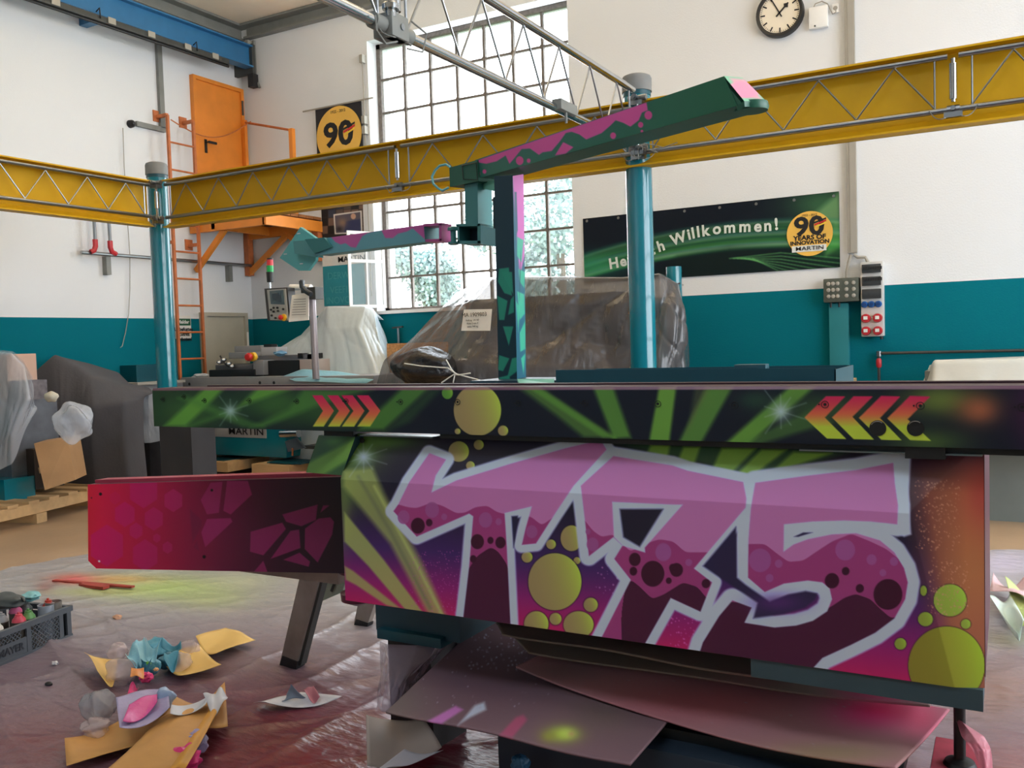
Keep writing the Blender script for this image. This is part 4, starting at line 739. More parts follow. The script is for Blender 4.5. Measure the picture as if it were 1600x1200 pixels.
# ================================================================ right side, behind the saw
t = thing('film_covered_machine', 'machine under pale grey film at the right picture edge', 'machine', (.2, 8.2, 0))
MB().box((-.6, 8.05, .0), (1.9, 8.9, 1.2)).build('body', mat('right_machine_body', (120, 126, 122), .6, var=(3, .1)), t, False)
patch('film_cover', [
 [(1452, 570, 9.2), (1480, 561, 9.2), (1540, 558, 9.2), (1600, 556, 9.2), (1700, 554, 9.2)],
 [(1444, 590, 8.3), (1458, 561, 8.0), (1530, 560, 7.95), (1600, 558, 7.95), (1720, 556, 8.0)],
 [(1430, 620, 8.1), (1455, 620, 7.85), (1530, 620, 7.8), (1600, 620, 7.8), (1740, 620, 7.9)],
 [('w', -1.0, 8.2, .62), ('w', -.7, 7.8, .60), ('w', -.3, 7.75, .56), ('w', .3, 7.75, .60), ('w', 1.3, 7.9, .62)]], mat('pale_grey_film', (212, 212, 204), .35, film=.93, bump=(6, .4)), 14, .05, 1.4, t, 15)
q = qy(1322, 594, 8.8); t = thing('timber_offcut', 'pale timber end just above the saw beside the teal duct', 'timber', (q[0], 8.8, 0)); a, b_ = pbox(1308, 593, 1331, 605, 8.6, .3); MB().box((a[0], 8.6, 0), (b_[0], 8.9, b_[2])).build('block', WOOD, t, False)
# ================================================================ the painted saw
KA = np.array((1.20, 1.36, 1.62))      # pigment brightness measured against the white outline of the lettering
PAINT = mat('airbrushed_enamel', rough=0.36, attr=True, spec=0.4)
SAWD = mat('saw_frame_dark_teal', (30, 66, 80), .45, var=(6, .1)); MAROON = mat('maroon_overspray', (92, 34, 54), .4, var=(4, .12))
saw = thing('panel_saw', 'large sliding panel saw airbrushed with pink and white T75 lettering and green bubbles', 'panel saw', (-1, 2.6, .45))
Y0 = 2.3
def z4(p): return [(600+x/3.529, 580+y/3.529) for x, y in p]
def z5(p): return [(1000+x*.375, 580+y*.375) for x, y in p]
def z6(p): return [(540+x*.2875, 800+y*.2875) for x, y in p]
def z3(p): return [(230+x*.2834, 580+y*.2834) for x, y in p]
NX, NZ = 1000, 340
_a, _b = qy(1416, 787, Y0), qy(1492, 1076, Y0); _l = np.array([_b[0]-_a[0], _b[2]-_a[2]]); _l /= np.linalg.norm(_l); ZF = 1.112
def fold(x, z):
    s = -((x-_a[0])*_l[1]-(z-_a[2])*_l[0]); return Y0+np.maximum(0, np.maximum(.44*(z-ZF), .40*s))
WAVE1 = [(600, 790), (622, 788), (637, 792.5), (651, 794), (674, 785.5), (691, 790), (713, 802), (727.5, 801), (742, 792.5), (761.5, 790), (776, 800), (788, 803), (829.5, 807), (846.5, 821), (866, 807), (880, 800), (905, 805), (913, 812), (926, 829), (940, 839), (958, 835), (985, 862), (1007.5, 850), (1030, 842.5), (1052, 846), (1071, 863), (1109, 863), (1169, 850), (1195, 850), (1214, 865), (1232, 878), (1255, 876), (1277, 861), (1300, 846), (1330, 834), (1360, 846), (1385, 858), (1415, 882)]
WAVE2 = [(600, 2000), (722, 2000), (724, 900), (733, 888), (745, 869), (767, 854.6), (779, 862), (793, 883), (800, 900), (812, 2000), (960, 2000), (972, 925), (985, 905), (1000, 917), (1019, 936), (1037, 929), (1067, 910), (1090, 917), (1105, 936), (1135, 940), (1290, 952), (1300, 947), (1319, 934), (1337, 928), (1360, 936), (1375, 951), (1392, 966), (1420, 960)]
WG = np.arange(590, 1430, 1.0); _k = np.exp(-np.linspace(-2, 2, 21)**2); _k /= _k.sum()
WS1 = np.convolve(np.pad(np.interp(WG, *zip(*WAVE1)), 10, 'edge'), _k, 'valid'); _w2 = np.interp(WG, *zip(*WAVE2)); _s2 = np.convolve(np.pad(np.minimum(_w2, 990), 10, 'edge'), _k, 'valid'); WS2 = np.where(_w2 > 1100, 2000, _s2)
def letters(x, y):
    w1 = np.interp(x, WG, WS1); w2 = np.interp(x, WG, WS2); c = np.tile(np.array((202, 118, 164), float), (len(x), 1))
    for w, col in ((w1, (166, 60, 112)), (w2, (76, 20, 50))):
        t = np.clip((y-w)*.9+.5, 0, 1)[:, None]; c = c*(1-t)+np.array(col)*t
    return c
T_ = z4([(250, 452), (342, 487), (285, 575), (262, 668), (400, 602), (700, 510), (1000, 425), (1150, 390), (1205, 397), (1227, 432), (1045, 632), (940, 790), (838, 950), (760, 958), (780, 870), (815, 745), (665, 782)])+[(792, 857), (798, 985), (723, 972), (733, 886)]+z4([(492, 800), (470, 785), (180, 912), (52, 772), (78, 735), (140, 610)])
S7 = z4([(1085, 632), (1265, 468), (1590, 520)])+z5([(200, 415), (430, 462), (443, 530), (440, 568), (225, 822), (300, 880), (252, 1002), (128, 945), (18, 1140)])+[(938, 1000), (985.6, 906)]+z4([(1270, 1035), (1315, 962), (1265, 915), (1130, 1020), (1110, 840)])
S7H = z4([(1258, 720), (1590, 735)])+z5([(178, 556), (20, 735)])+z4([(1440, 1000), (1315, 962), (1268, 915)])
S7D = z4([(1300, 760), (1540, 760), (1410, 968), (1320, 915)])
N5 = z5([(480, 465), (700, 435), (900, 412), (1055, 382), (1062, 470), (1075, 560), (1072, 638), (960, 626), (850, 622), (720, 626), (600, 638), (598, 752), (640, 722), (700, 700), (800, 680), (900, 675), (1000, 705), (1060, 755), (1100, 820), (1116, 880), (1105, 950), (1060, 1030), (980, 1090), (880, 1140), (760, 1195), (700, 1260), (240, 1200), (262, 1130), (330, 1020), (385, 955), (465, 985), (435, 1048), (560, 1068), (650, 1060), (720, 1040), (780, 1000), (800, 950), (790, 905), (760, 880), (700, 872), (600, 885), (520, 920), (450, 860), (452, 700), (462, 570)])
def front(a):
    vz = lambda x, y: np.clip((y-(690+(x-540)*.02))/((937+(x-540)*.139)-(690+(x-540)*.02)), 0, 1)
    t = vz(a.X, a.Y)
    c = mix((44, 38, 50), (32, 26, 44), t/.35); c = np.where((t > .35)[:, None], mix((32, 26, 44), (70, 36, 92), (t-.35)/.3), c); c = np.where((t > .65)[:, None], mix((70, 36, 92), (150, 30, 104), (t-.65)/.2), c); c = np.where((t > .85)[:, None], mix((150, 30, 104), (196, 30, 92), (t-.85)/.15), c); a.c[:] = c
    ox = np.clip((a.X-1405-(a.Y-800)*.18)/50, 0, 1); orange = mix((116, 60, 54), (188, 112, 66), (a.X-1430)/80); orange = orange*(1-np.clip((a.Y-900)/300, 0, .4)[:, None])+np.array((150, 70, 70))*np.clip((a.Y-900)/300, 0, .4)[:, None]; top = np.clip((770-a.Y)/60, 0, 1)[:, None]; orange = orange*(1-top)+np.array((74, 42, 54))*top; a.c = a.c*(1-ox[:, None])+orange*ox[:, None]
    a.glow(1540, 770, 40, 60, (196, 72, 62), .8)
    a.glow(548, 700, 45, 34, (120, 160, 52), .95); a.glow(600, 690, 50, 12, (90, 130, 50), .8); a.glow(545, 760, 30, 40, (96, 120, 60), .7); a.glow(538, 800, 10, 60, (140, 150, 70), .5)
    RY = (176, 180, 92)
    a.poly([(536, 735), (582, 730), (600, 770), (660, 880), (702, 972), (672, 966), (610, 850), (536, 760)], RY, 9, .75); a.line([(560, 745), (610, 830), (672, 950)], 3, (110, 112, 80), 5, .5); a.line([(585, 760), (650, 880), (690, 960)], 2.5, (198, 204, 110), 4, .6)
    a.poly([(538, 800), (548, 812), (600, 875), (665, 962), (634, 954), (575, 884), (538, 846)], RY, 4, .85); a.poly([(538, 884), (552, 892), (628, 952), (604, 946), (556, 914), (540, 906)], RY, 4, .8)
    # green glow and rays over the lettering
    a.poly([(950, 690), (1330, 705), (1260, 725), (1165, 742), (1080, 720), (1000, 702)], (58, 88, 52), 10, .9)
    for p in ([(1017, 695), (1047, 695), (1043, 716), (1012, 706)], [(1068, 698), (1094, 698), (1084, 728), (1058, 722)], [(1128, 700), (1182, 700), (1140, 742), (1112, 734)], [(1190, 702), (1230, 702), (1178, 742), (1150, 742)], [(1240, 706), (1300, 708), (1200, 742)]): a.poly(p, (150, 186, 66), 6, .85)
    a.star(568, 714, 20, (182, 188, 186))
    for cx, cy, r in ((716.7, 705.5, 16), (748, 695, 7.8), (735, 727.5, 6.8)): a.bubble(cx, cy, r)
    a.bubble(893, 841, 17, 20); a.bubble(861, 850.5, 7.5); a.bubble(823.5, 870.5, 8.5); a.bubble(901.5, 876, 5.4); a.bubble(867, 909, 41.5, 44.5); a.bubble(838, 975, 19, 20); a.bubble(868, 967, 9.3); a.bubble(904, 976, 23.5, 21); a.bubble(923, 945, 11)
    speckle(a, 190, 640, 722, 860, 960, (200, 84, 150), .4, 1.0); speckle(a, 26, 930, 975, 880, 930, (190, 120, 170)); speckle(a, 50, 1040, 1095, 965, 1010, (220, 100, 170))
    # lettering
    WH = (200, 200, 226)
    a.poly(T_, WH, 3.5, grow=12.5); a.poly(S7, WH, 3.5, grow=15); a.poly(N5, WH, 4, grow=19)
    a.poly(z5([(1085, 340), (1130, 335), (1118, 540), (1130, 680), (1100, 690), (1040, 660)]), WH, 4)
    a.poly(T_, letters, 1.8); a.poly(S7, letters, 1.8); a.poly(N5, letters, 1.8)
    a.poly(S7H, WH, 2); a.poly(S7D, (34, 28, 44), 4); 
    a.poly(z4([(703, 800), (738, 797), (724, 920), (714, 975)]), (40, 34, 60), 3)
    a.poly(z5([(262, 812), (400, 648), (404, 860), (440, 890), (540, 960), (620, 930), (690, 916), (738, 926), (730, 950), (690, 985), (600, 1012), (472, 1030), (490, 965), (400, 905), (350, 872)]), (44, 34, 64), 4); a.glow(1215, 942, 40, 14, (96, 44, 110), .7)
    a.poly(z5([(640, 690), (680, 672), (720, 672), (660, 690)]), (44, 34, 64), 2)
    for x, y, r in ((265, 765, 38), (108, 805, 33), (332, 803, 16), (560, 820, 37), (632, 830, 17), (815, 885, 31), (1125, 885, 14), (1150, 955, 33), (1540, 998, 44)): a.ell(600+x/3.529, 580+y/3.529, r/3.529, r*1.15/3.529, (166, 84, 134), 1.5, .9)
    for x, y, r in ((187, 852, 38), (249, 835, 18), (515, 940, 36), (587, 933, 17), (642, 945, 28), (492, 1035, 18), (1383, 1038, 32), (1375, 1103, 21), (1482, 1117, 62), (1592, 1085, 20), (1570, 1155, 14)): a.ell(600+x/3.529, 580+y/3.529, r/3.529, r*1.15/3.529, (66, 14, 40), 1.5)
    for x, y, r in ((98, 755, 32), (203, 797, 14), (500, 788, 46), (578, 802, 16), (540, 862, 16), (855, 745, 41), (965, 785, 21), (1058, 793, 17), (1012, 840, 14)): a.ell(1000+x*.375, 580+y*.375, r*.375, r*.4, (170, 86, 140), 1.5, .9)
    for x, y, r in ((53, 843, 48), (152, 828, 27), (120, 873, 12), (275, 885, 18), (800, 873, 30), (857, 833, 16), (916, 905, 17), (1033, 930, 60)): a.ell(1000+x*.375, 580+y*.375, r*.375, r*.4, (66, 14, 40), 1.5)
    G = dict(hi=(168, 196, 62), lo=(150, 160, 58))
    a.bubble(1484.5, 938, 25.5, 25, **G); a.bubble(1446, 967.5, 11.5, 11, **G); a.bubble(1509, 975, 7.5, **G); a.bubble(1443, 923, 5, 8, **G); a.bubble(1407, 1006, 9, **G); a.bubble(1479, 1040, 59.5, 61, hi=(172, 190, 50), lo=(150, 132, 44))
    a.ell(1390, 1000, 14, 14, WH, 4) if False else None
    speckle(a, 210, 1430, 1500, 750, 860, (208, 140, 104), .5, 1.5); speckle(a, 160, 1450, 1515, 870, 960, (208, 140, 104), .5, 1.5)
u, v = np.meshgrid(np.linspace(-1.937, -.052, NX), np.linspace(1.258, .706, NZ)); X_ = u.ravel(); Z_ = v.ravel(); V = np.stack([X_, fold(X_, Z_), Z_], 1)
ax_, ay_ = to_px(V); A_ = Art(ax_, ay_, (40, 30, 50)); random.seed(3); front(A_)
gridobj('front_panel', V, NX, NZ, PAINT, A_.out(KA), saw, 'airbrushed front panel reading T75')
# folded rim and body behind the front panel
b = MB(); x0, x1, zb0, zt0 = -1.937, -.052, .706, 1.258
b.prism([(x0, fold(x0, zt0)+.002, zt0), (x1, fold(x1, zt0)+.002, zt0), (x1, 3.05, zt0), (x0, 3.05, zt0)], (0, 0, -.012)); b.box((x0, Y0+.003, zb0-.002), (x1-.12, 3.05, zb0+.01)); b.hexa([(x1-.003, Y0+.1, zb0), (x1, Y0+.1, zb0), (x1, 3.05, zb0), (x1-.003, 3.05, zb0), (x1-.003, Y0+.14, zt0), (x1, Y0+.14, zt0), (x1, 3.05, zt0), (x1-.003, 3.05, zt0)]); b.box((x0, Y0+.004, zb0), (x0+.01, 3.05, ZF)); b.build('cabinet_body', MAROON, saw, False)
MB().lathe(qy(566, 688, Y0+.04), [(.009, 0), (.009, .003)], 12, (0, -1, 0)).build('screw', BLACK, saw)
# carriage board
def board(a):
    s = np.clip((a.X-240)/160, 0, 1); a.c[:] = mix((40, 58, 34), (18, 22, 34), s)
    G1, G2 = (112, 168, 58), (84, 134, 54)
    a.glow(300, 640, 60, 30, (64, 104, 46), .8); a.glow(430, 630, 60, 30, (72, 118, 48), .8); a.glow(520, 645, 70, 26, (60, 98, 44), .8)
    a.poly([(320, 606), (352, 606), (290, 666), (256, 666)], G1, 8, .85); a.poly([(403, 606), (460, 606), (372, 636)], G1, 9, .8); a.poly([(277, 622), (290, 618), (414, 666), (380, 668)], G2, 8, .6); a.poly([(360, 640), (376, 640), (300, 668), (280, 668)], G2, 8, .6)
    a.poly([(474, 608), (584, 608), (520, 625), (410, 668), (390, 668), (450, 640)], G2, 10, .75); a.poly([(628, 606), (672, 606), (600, 672), (560, 672)], (90, 140, 52), 9, .8); a.poly([(672, 608), (690, 608), (640, 660), (600, 676)], (52, 84, 44), 10, .6)
    a.poly([(808, 604), (842, 604), (962, 684), (912, 684), (870, 650)], (96, 136, 54), 9, .75); a.poly([(822, 604), (842, 604), (962, 684), (942, 684)], G1, 5, .55)
    a.poly([(926, 604), (958, 604), (986, 684), (958, 686)], G1, 8, .75); a.poly([(1030, 603), (1057, 603), (1046, 690), (1014, 690)], (128, 180, 62), 6, .85); a.poly([(1104, 603), (1146, 603), (1096, 692), (1060, 692)], (110, 160, 60), 8, .8); a.poly([(1086, 603), (1110, 603), (1072, 680)], (104, 110, 60), 8, .5)
    a.poly([(1235, 603), (1275, 603), (1170, 694), (1132, 694)], (124, 176, 60), 8, .85); a.poly([(1270, 640), (1300, 660), (1190, 694), (1150, 694)], (96, 140, 56), 9, .6); a.glow(1180, 625, 26, 14, (40, 70, 50), .8)
    a.glow(1290, 640, 80, 26, (70, 104, 48), .7); a.glow(1450, 690, 60, 20, (80, 104, 44), .8); a.glow(1470, 625, 60, 26, (116, 128, 52), .9); a.glow(1530, 640, 34, 24, (176, 96, 60), .95); a.glow(1640, 640, 46, 60, (104, 34, 72), 1.0); a.glow(1720, 640, 90, 90, (70, 30, 64), 1.0)
    a.bubble(746, 641, 37, 40); a.bubble(699, 614, 8.5, 9.5, (140, 190, 60), (90, 140, 50)); a.bubble(786, 673, 8); a.bubble(715, 674, 4.5)
    a.star(360, 642, 15, (170, 190, 170)); a.star(1220, 643, 22, (186, 200, 186))
    def cg(x, y):
        t = np.clip((y-617)/50, 0, 1); c = mix((214, 26, 82), (226, 106, 66), t/.6); return np.where((t > .6)[:, None], mix((226, 106, 66), (196, 206, 60), (t-.6)/.4), c)
    for dx, w in ((910, 55), (993, 60), (1070, 63), (1155, 66)):
        a.poly(z3([(dx, 133), (dx+w, 133), (dx+w+65, 218), (dx+w+8, 305), (dx+3, 305), (dx+w+4, 219)]), cg, 1.0)
    for p in ([(775, 105), (855, 105), (770, 193), (860, 283), (778, 280), (685, 193)], [(890, 105), (970, 105), (885, 190), (975, 285), (890, 283), (800, 193)], [(1005, 103), (1085, 105), (1000, 195), (1090, 288), (1005, 285), (912, 195)], [(1125, 103), (1210, 105), (1115, 200), (1213, 290), (1125, 287), (1030, 197)]): a.poly(z5(p), cg, 1.0)
us = np.concatenate([np.linspace(-2.818, .1, 1400), np.linspace(.12, 1.4, 40)]); vs = np.linspace(1.416, 1.273, 74)
u, v = np.meshgrid(us, vs); X_ = u.ravel(); Z_ = v.ravel(); Yb = Y0-.012+np.where(Z_ > 1.408, (Z_-1.408)*.6, 0); V = np.stack([X_, Yb, Z_], 1); ax_, ay_ = to_px(V); A_ = Art(ax_, ay_, (20, 24, 34)); board(A_)
rim = np.clip((Z_-1.407)/.002, 0, 1)[:, None]*.75; A_.c = A_.c*(1-rim)+np.array((132, 74, 88))*rim
bd = gridobj('sliding_carriage', V, len(us), len(vs), PAINT, A_.out(KA*.95), saw, 'carriage board with green rays and red chevron arrows')
MTOP = mat('dark_maroon_top', (58, 26, 38), .55, var=(4, .1))
MB().box((-2.818, Y0-.004, 1.275), (1.4, Y0+.10, 1.4155)).build('carriage_core', MTOP, saw, False)
MB().box((-2.66, Y0+.11, 1.34), (1.4, Y0+.15, 1.420)).build('rear_rail', MTOP, saw, False)
MB().box((-1.55, Y0+.02, 1.255), (1.2, Y0+.2, 1.276)).build('guide_rail', BLACK, saw, False)
for (x0_, x1_, y_) in ((565, 678, 679.5), (1250, 1535, 702)): 
    a = qy(x0_, y_, Y0+.02); b_ = qy(x1_, y_+2, Y0+.02); MB().box((a[0], Y0+.01, a[2]-.003), (b_[0], Y0+.05, a[2]+.001)).build('guide_strip', CHROMED, saw, False)
a, b_ = pbox(1414, 704, 1477, 718, Y0+.0, .1); MB().box((a[0], Y0-.003, a[2]), (b_[0], Y0+.1, b_[2]+.02)).build('latch_block', BLACK, saw, False)
a, b_ = pbox(506, 672, 552, 682, Y0+.04, .1); MB().box(a, b_).build('end_stop', BLACK, saw, False)
sm = None
for x, y in ((255, 624), (288, 620), (320, 626), (390, 626), (464, 627), (541, 627), (626, 628), (715, 628), (810, 630), (914, 630), (1028, 631), (1148, 633), (1289, 632), (1438, 634), (1597, 636)):
    q = qy(x, y, Y0-.013); c = MB(); c.tube([q+np.array((.0085*math.cos(t), -.0006, .0085*math.sin(t))) for t in np.linspace(0, 2*math.pi, 15)], .0009, 5); c.lathe(q, [(.0036, 0), (.0036, .0012)], 10, (0, -1, 0)); c.lathe(q-np.array((.014, 0, 0)), [(.0022, 0), (.0022, .001)], 8, (0, -1, 0)); c.build('carriage_screw', INKB, saw)
for x in (1371.5, 1430.5): q = qy(x, 669, Y0-.013); c = MB().lathe(q, [(.019, 0), (.0185, .0015)], 24, (0, -1, 0)).build('round_hole', BLACK, saw); MB().tube([q+np.array((.0165*math.cos(t), -.002, .0165*math.sin(t))) for t in np.linspace(.9, 2.6, 10)], .0011, 6).build('hole_lip', CHROMED, c)
# green cheek plate left of the front panel
def cheek(a):
    a.c[:] = (58, 88, 40); a.poly([(478, 742), (478, 725), (556, 684), (556, 712), (506, 742)], (132, 172, 62), 7, .85); a.glow(520, 690, 16, 8, (96, 140, 54), .8); a.glow(545, 738, 14, 8, (44, 66, 34), .8)
quadart('side_cheek', [qy(498, 680, 2.46), qy(555, 683, 2.31), qy(534, 743, 2.31), qy(478, 738, 2.46)], 80, 60, cheek, PAINT, saw, 'green sprayed cheek plate', KA)
MB().hexa([qy(478, 738, 2.465), qy(534, 743, 2.315), np.array((-1.93, 2.6, 1.11)), np.array((-2.1, 2.7, 1.11)), qy(498, 680, 2.465), qy(555, 683, 2.315), np.array((-1.88, 2.6, 1.25)), np.array((-2.05, 2.7, 1.25))]).build('cheek_body', SAWD, saw, False)
# magenta outrigger panel
RC = [qy(137, 757, 2.43), qy(540, 745, 2.61), qy(540, 896, 2.61), qy(138, 888, 2.43)]
def outrig(a):
    c = np.stack([np.interp(a.X, (135, 160, 230, 300, 360, 430, 480, 540), q) for q in ((238, 234, 198, 148, 108, 62, 40, 30), (34, 28, 24, 24, 22, 18, 14, 14), (58, 70, 66, 62, 54, 38, 30, 26))], 1); a.c[:] = c
    z1_ = lambda p: [(x*.25, 600+y*.25) for x, y in p]
    hexc = lambda x, y: mix((232, 24, 98), (176, 34, 88), (x-150)/150)
    for cx, cy, r in ((897, 665, 112), (780, 815, 80), (961, 843, 74), (1083, 728, 73), (850, 918, 52), (980, 963, 29), (1047, 1022, 39), (907, 1070, 100), (668, 1010, 132), (718, 712, 42)):
        a.poly(z1_([(cx+r*.88*math.sin(k*math.pi/3), cy-r*math.cos(k*math.pi/3)) for k in range(6)]), hexc, 1.0, .95 if cx != 718 else .4)
    shc = lambda x, y: mix((172, 42, 96), (132, 32, 78), (x-300)/200)
    for p in ([(295, 710), (350, 615), (415, 610), (395, 780), (330, 790)], [(440, 605), (555, 605), (578, 680), (460, 790), (420, 770)], [(330, 815), (460, 810), (470, 830), (320, 970), (298, 890)], [(745, 790), (940, 735), (930, 820), (850, 855), (765, 830)], [(570, 885), (745, 835), (765, 870), (640, 1015), (567, 995)], [(790, 880), (838, 873), (845, 975), (680, 1035)], [(945, 812), (1010, 805), (1030, 830), (1020, 900), (940, 1055), (868, 980), (870, 868)], [(840, 1000), (898, 1050), (890, 1078), (750, 1040)], [(640, 1045), (668, 1120), (585, 1110)], [(970, 740), (1005, 740), (955, 780)]): a.poly(z3(p), shc, 1.2, .9)
    for p in ([(235, 760), (300, 820), (300, 850), (250, 950)], [(255, 970), (275, 935), (285, 990)]): a.poly(z3(p), (118, 28, 62), 3, .6)
    for x, y, r, c_ in ((157, 772, 2.4, (10, 8, 10)), (331, 766, 2, (10, 8, 10)), (319, 870, 2.6, (10, 8, 10)), (155, 877, 1.6, (240, 240, 240)), (143, 778, 1, (10, 8, 10))): a.ell(x, y, r, r, c_, .8)
def chamf(u, v): return np.concatenate([np.zeros_like(u)]*3, 1)
u, v = np.meshgrid(np.linspace(0, 1, 500), np.linspace(0, 1, 190)); uu = u.ravel(); vv = v.ravel()
us2 = np.maximum(uu, 0); lft = np.clip((vv-.91)/.09, 0, 1)*.035; uu2 = lft+(1-lft)*uu; uu = uu2[:, None]; vv = vv[:, None]; TL, TR, BR, BL = RC
V = (TL*(1-uu)+TR*uu)*(1-vv)+(BL*(1-uu)+BR*uu)*vv; ax_, ay_ = to_px(V); A_ = Art(ax_, ay_, (0, 0, 0)); outrig(A_)
gridobj('outrigger_panel', V, 500, 190, PAINT, A_.out(KA*.9), saw, 'magenta panel with hexagon and splinter pattern')
nb = np.array((0, .045, 0)); up_ = np.array((0, 0, .014)); sh = np.array((0.004, .003, 0))
MB().hexa([BL+sh+(TL-BL)*.1, BR+sh+(TR-BR)*.02, BR+nb+(TR-BR)*.02, BL+nb+(TL-BL)*.1, TL+sh, TR+sh, TR+nb, TL+nb]).build('outrigger_core', MAROON, saw, False)
MB().hexa([TL+nb*.8-up_*.4, TR+nb*.8-up_*.2, TR+nb*2.2, TL+nb*2.2, TL+nb*.8+up_, TR+nb*.8+up_, TR+nb*2.2+up_, TL+nb*2.2+up_]).build('outrigger_lip', mat('maroon_lip', (176, 60, 84), .4, var=(5, .05)), saw, False)
q = qy(543, 915, 2.66); MB().lathe((q[0], 2.72, q[2]-.09), [(.02, 0), (.065, .02), (.068, .05), (.04, .06), (.04, .12), (.07, .13), (.07, .22)], 24).build('pivot_hub', MAROON, saw)
# bars, plinth parts and feet
a = qy(1172, 1028, Y0+.0); MB().box((a[0], Y0+.006, .655), (-.055, Y0+.5, .706)).build('base_rail', mat('base_rail_teal_grey', (60, 84, 92), .5, var=(5, .1)), saw, False)
_q0 = qy(587, 960, 2.60); _q1 = qy(718, 970, 2.60); MB().box((_q0[0], 2.60, qy(600, 986, 2.6)[2]), (_q1[0], 3.0, .704)).build('base_beam', SAWD, saw, False)
_q2 = qy(588, 985, 2.57); _q3 = qy(688, 985, 2.57); MB().box((_q2[0], 2.57, qy(600, 1000, 2.57)[2]), (_q3[0], 2.9, qy(600, 984, 2.57)[2]), .006).build('foot_bracket', TEALD, saw)
MB().cyl((-.112, 2.47, .44), (-.112, 2.47, .66), .014, 14).build('levelling_foot', BLACK, saw); MB().lathe((-.112, 2.47, .445), [(.04, 0), (.034, .012), (.016, .02)], 20).build('foot_pad', BLACK, saw)
# sign with window reflection: small glossy plate on the beam
t = thing('glass_plate', 'small shiny plate lying under the lettering panel, mirroring the window', 'plate', (-1.6, 2.6, .5)); 
P4 = [qz(737, 964, .462), qz(767, 966, .462), qz(744, 985, .462), qz(713, 982, .462)]; MB().prism(P4, (0, 0, -.006)).build('plate', mat('mirror_plate', (215, 230, 240), .02, 1.0), t, False)
# ================================================================ what the saw stands on
t = thing('wrapped_support', 'dark support stand wrapped in film below the left end of the saw', 'stand', (-1.82, 2.85, 0))
_p0 = qy(606, 1000, 2.72); _p1 = qy(672, 1000, 2.72); MB().box((_p0[0], 2.72, 0), (_p1[0], 2.95, .53)).build('post', BLACK, t, False)
patch('film_wrap', [[(592, 1002, 2.66), (602, 1006, 2.6), (650, 1008, 2.6), (690, 1000, 2.66), (704, 992, 2.9)], [(592, 1030, 2.66), (605, 1035, 2.56), (640, 1040, 2.56), (672, 1030, 2.6), (712, 1000, 2.9)], [(594, 1070, 2.6), (602, 1072, 2.52), (620, 1074, 2.52), (640, 1060, 2.56), (690, 1020, 2.8)], [(592, 1108, 2.6), (600, 1112, 2.5), (612, 1113, 2.5), (622, 1100, 2.52), (640, 1080, 2.7)]], mat('pinkish_film', (170, 150, 165), .25, film=.6, bump=(14, .9)), 14, .03, 1.6, t, 6)
t = thing('bracket_plate', 'grey slanted metal piece with one round hole beside the wrapped stand', 'bracket', (-1.7, 3, .3)); P4 = [qy(655, 982, 2.9), qy(690, 985, 2.9), qy(735, 1015, 2.9), qy(700, 1040, 2.9), qy(655, 1040, 2.9)]; MB().prism(P4, (0, .03, 0)).build('plate', mat('brace_grey', (120, 112, 118), .6, var=(5, .1)), t, False); MB().lathe(qy(694, 1008, 2.9), [(.022, 0), (.022, .004)], 14, (0, -1, 0)).build('hole', BLACK, t)
BASE = mat('plinth_shadow_navy', (34, 48, 62), .5, var=(3, .15))  # navy of the base also stands in for the shadow under the cardboard
t = thing('machine_plinth', 'dark navy plinth box filling the shadow under the cardboard sheets', 'plinth', (-.8, 2.7, 0)); MB().box((-1.38, 2.32, 0), (-.30, 3.1, .40), .01).build('plinth', BASE, t); MB().box((-1.45, 2.4, .40), (-.24, 3.0, .43)).build('top_edge', BLACK, t, False); MB().box((-1.25, 2.8, .43), (-.3, 2.95, .655)).build('riser', BLACK, t, False)
t = thing('foot_block', 'teal block with red sprayed top carrying the right levelling foot', 'block', (-.1, 2.5, 0)); q = qy(1452, 1182, 2.36)
MB().box((-.178, 2.36, .40), (-.045, 2.62, .445), .004).build('block', mat('block_teal', (20, 62, 76), .5, var=(5, .1)), t); MB().box((-.176, 2.362, .4452), (-.047, 2.618, .4465)).build('red_overspray', mat('red_overspray', (186, 66, 84), .7, var=(20, .2)), t, False); MB().box((-.165, 2.37, 0), (-.06, 2.6, .40)).build('pedestal', BLACK, t, False)
o = patch('film_strip', [[(1493, 1122, 2.47), (1504, 1128, 2.44), (1516, 1136, 2.46)], [(1502, 1150, 2.40), (1520, 1148, 2.40), (1538, 1150, 2.44)], [(1520, 1172, 2.36), (1536, 1172, 2.36), (1548, 1172, 2.42)], [(1532, 1200, 2.35), (1540, 1202, 2.35), (1551, 1204, 2.4)]], mat('pink_film', (214, 120, 136), .3, film=.85, bump=(20, .6)), 12, .008, 3, None, 9); tag(o, 'pink sprayed film strip hanging over the right foot block', 'film')
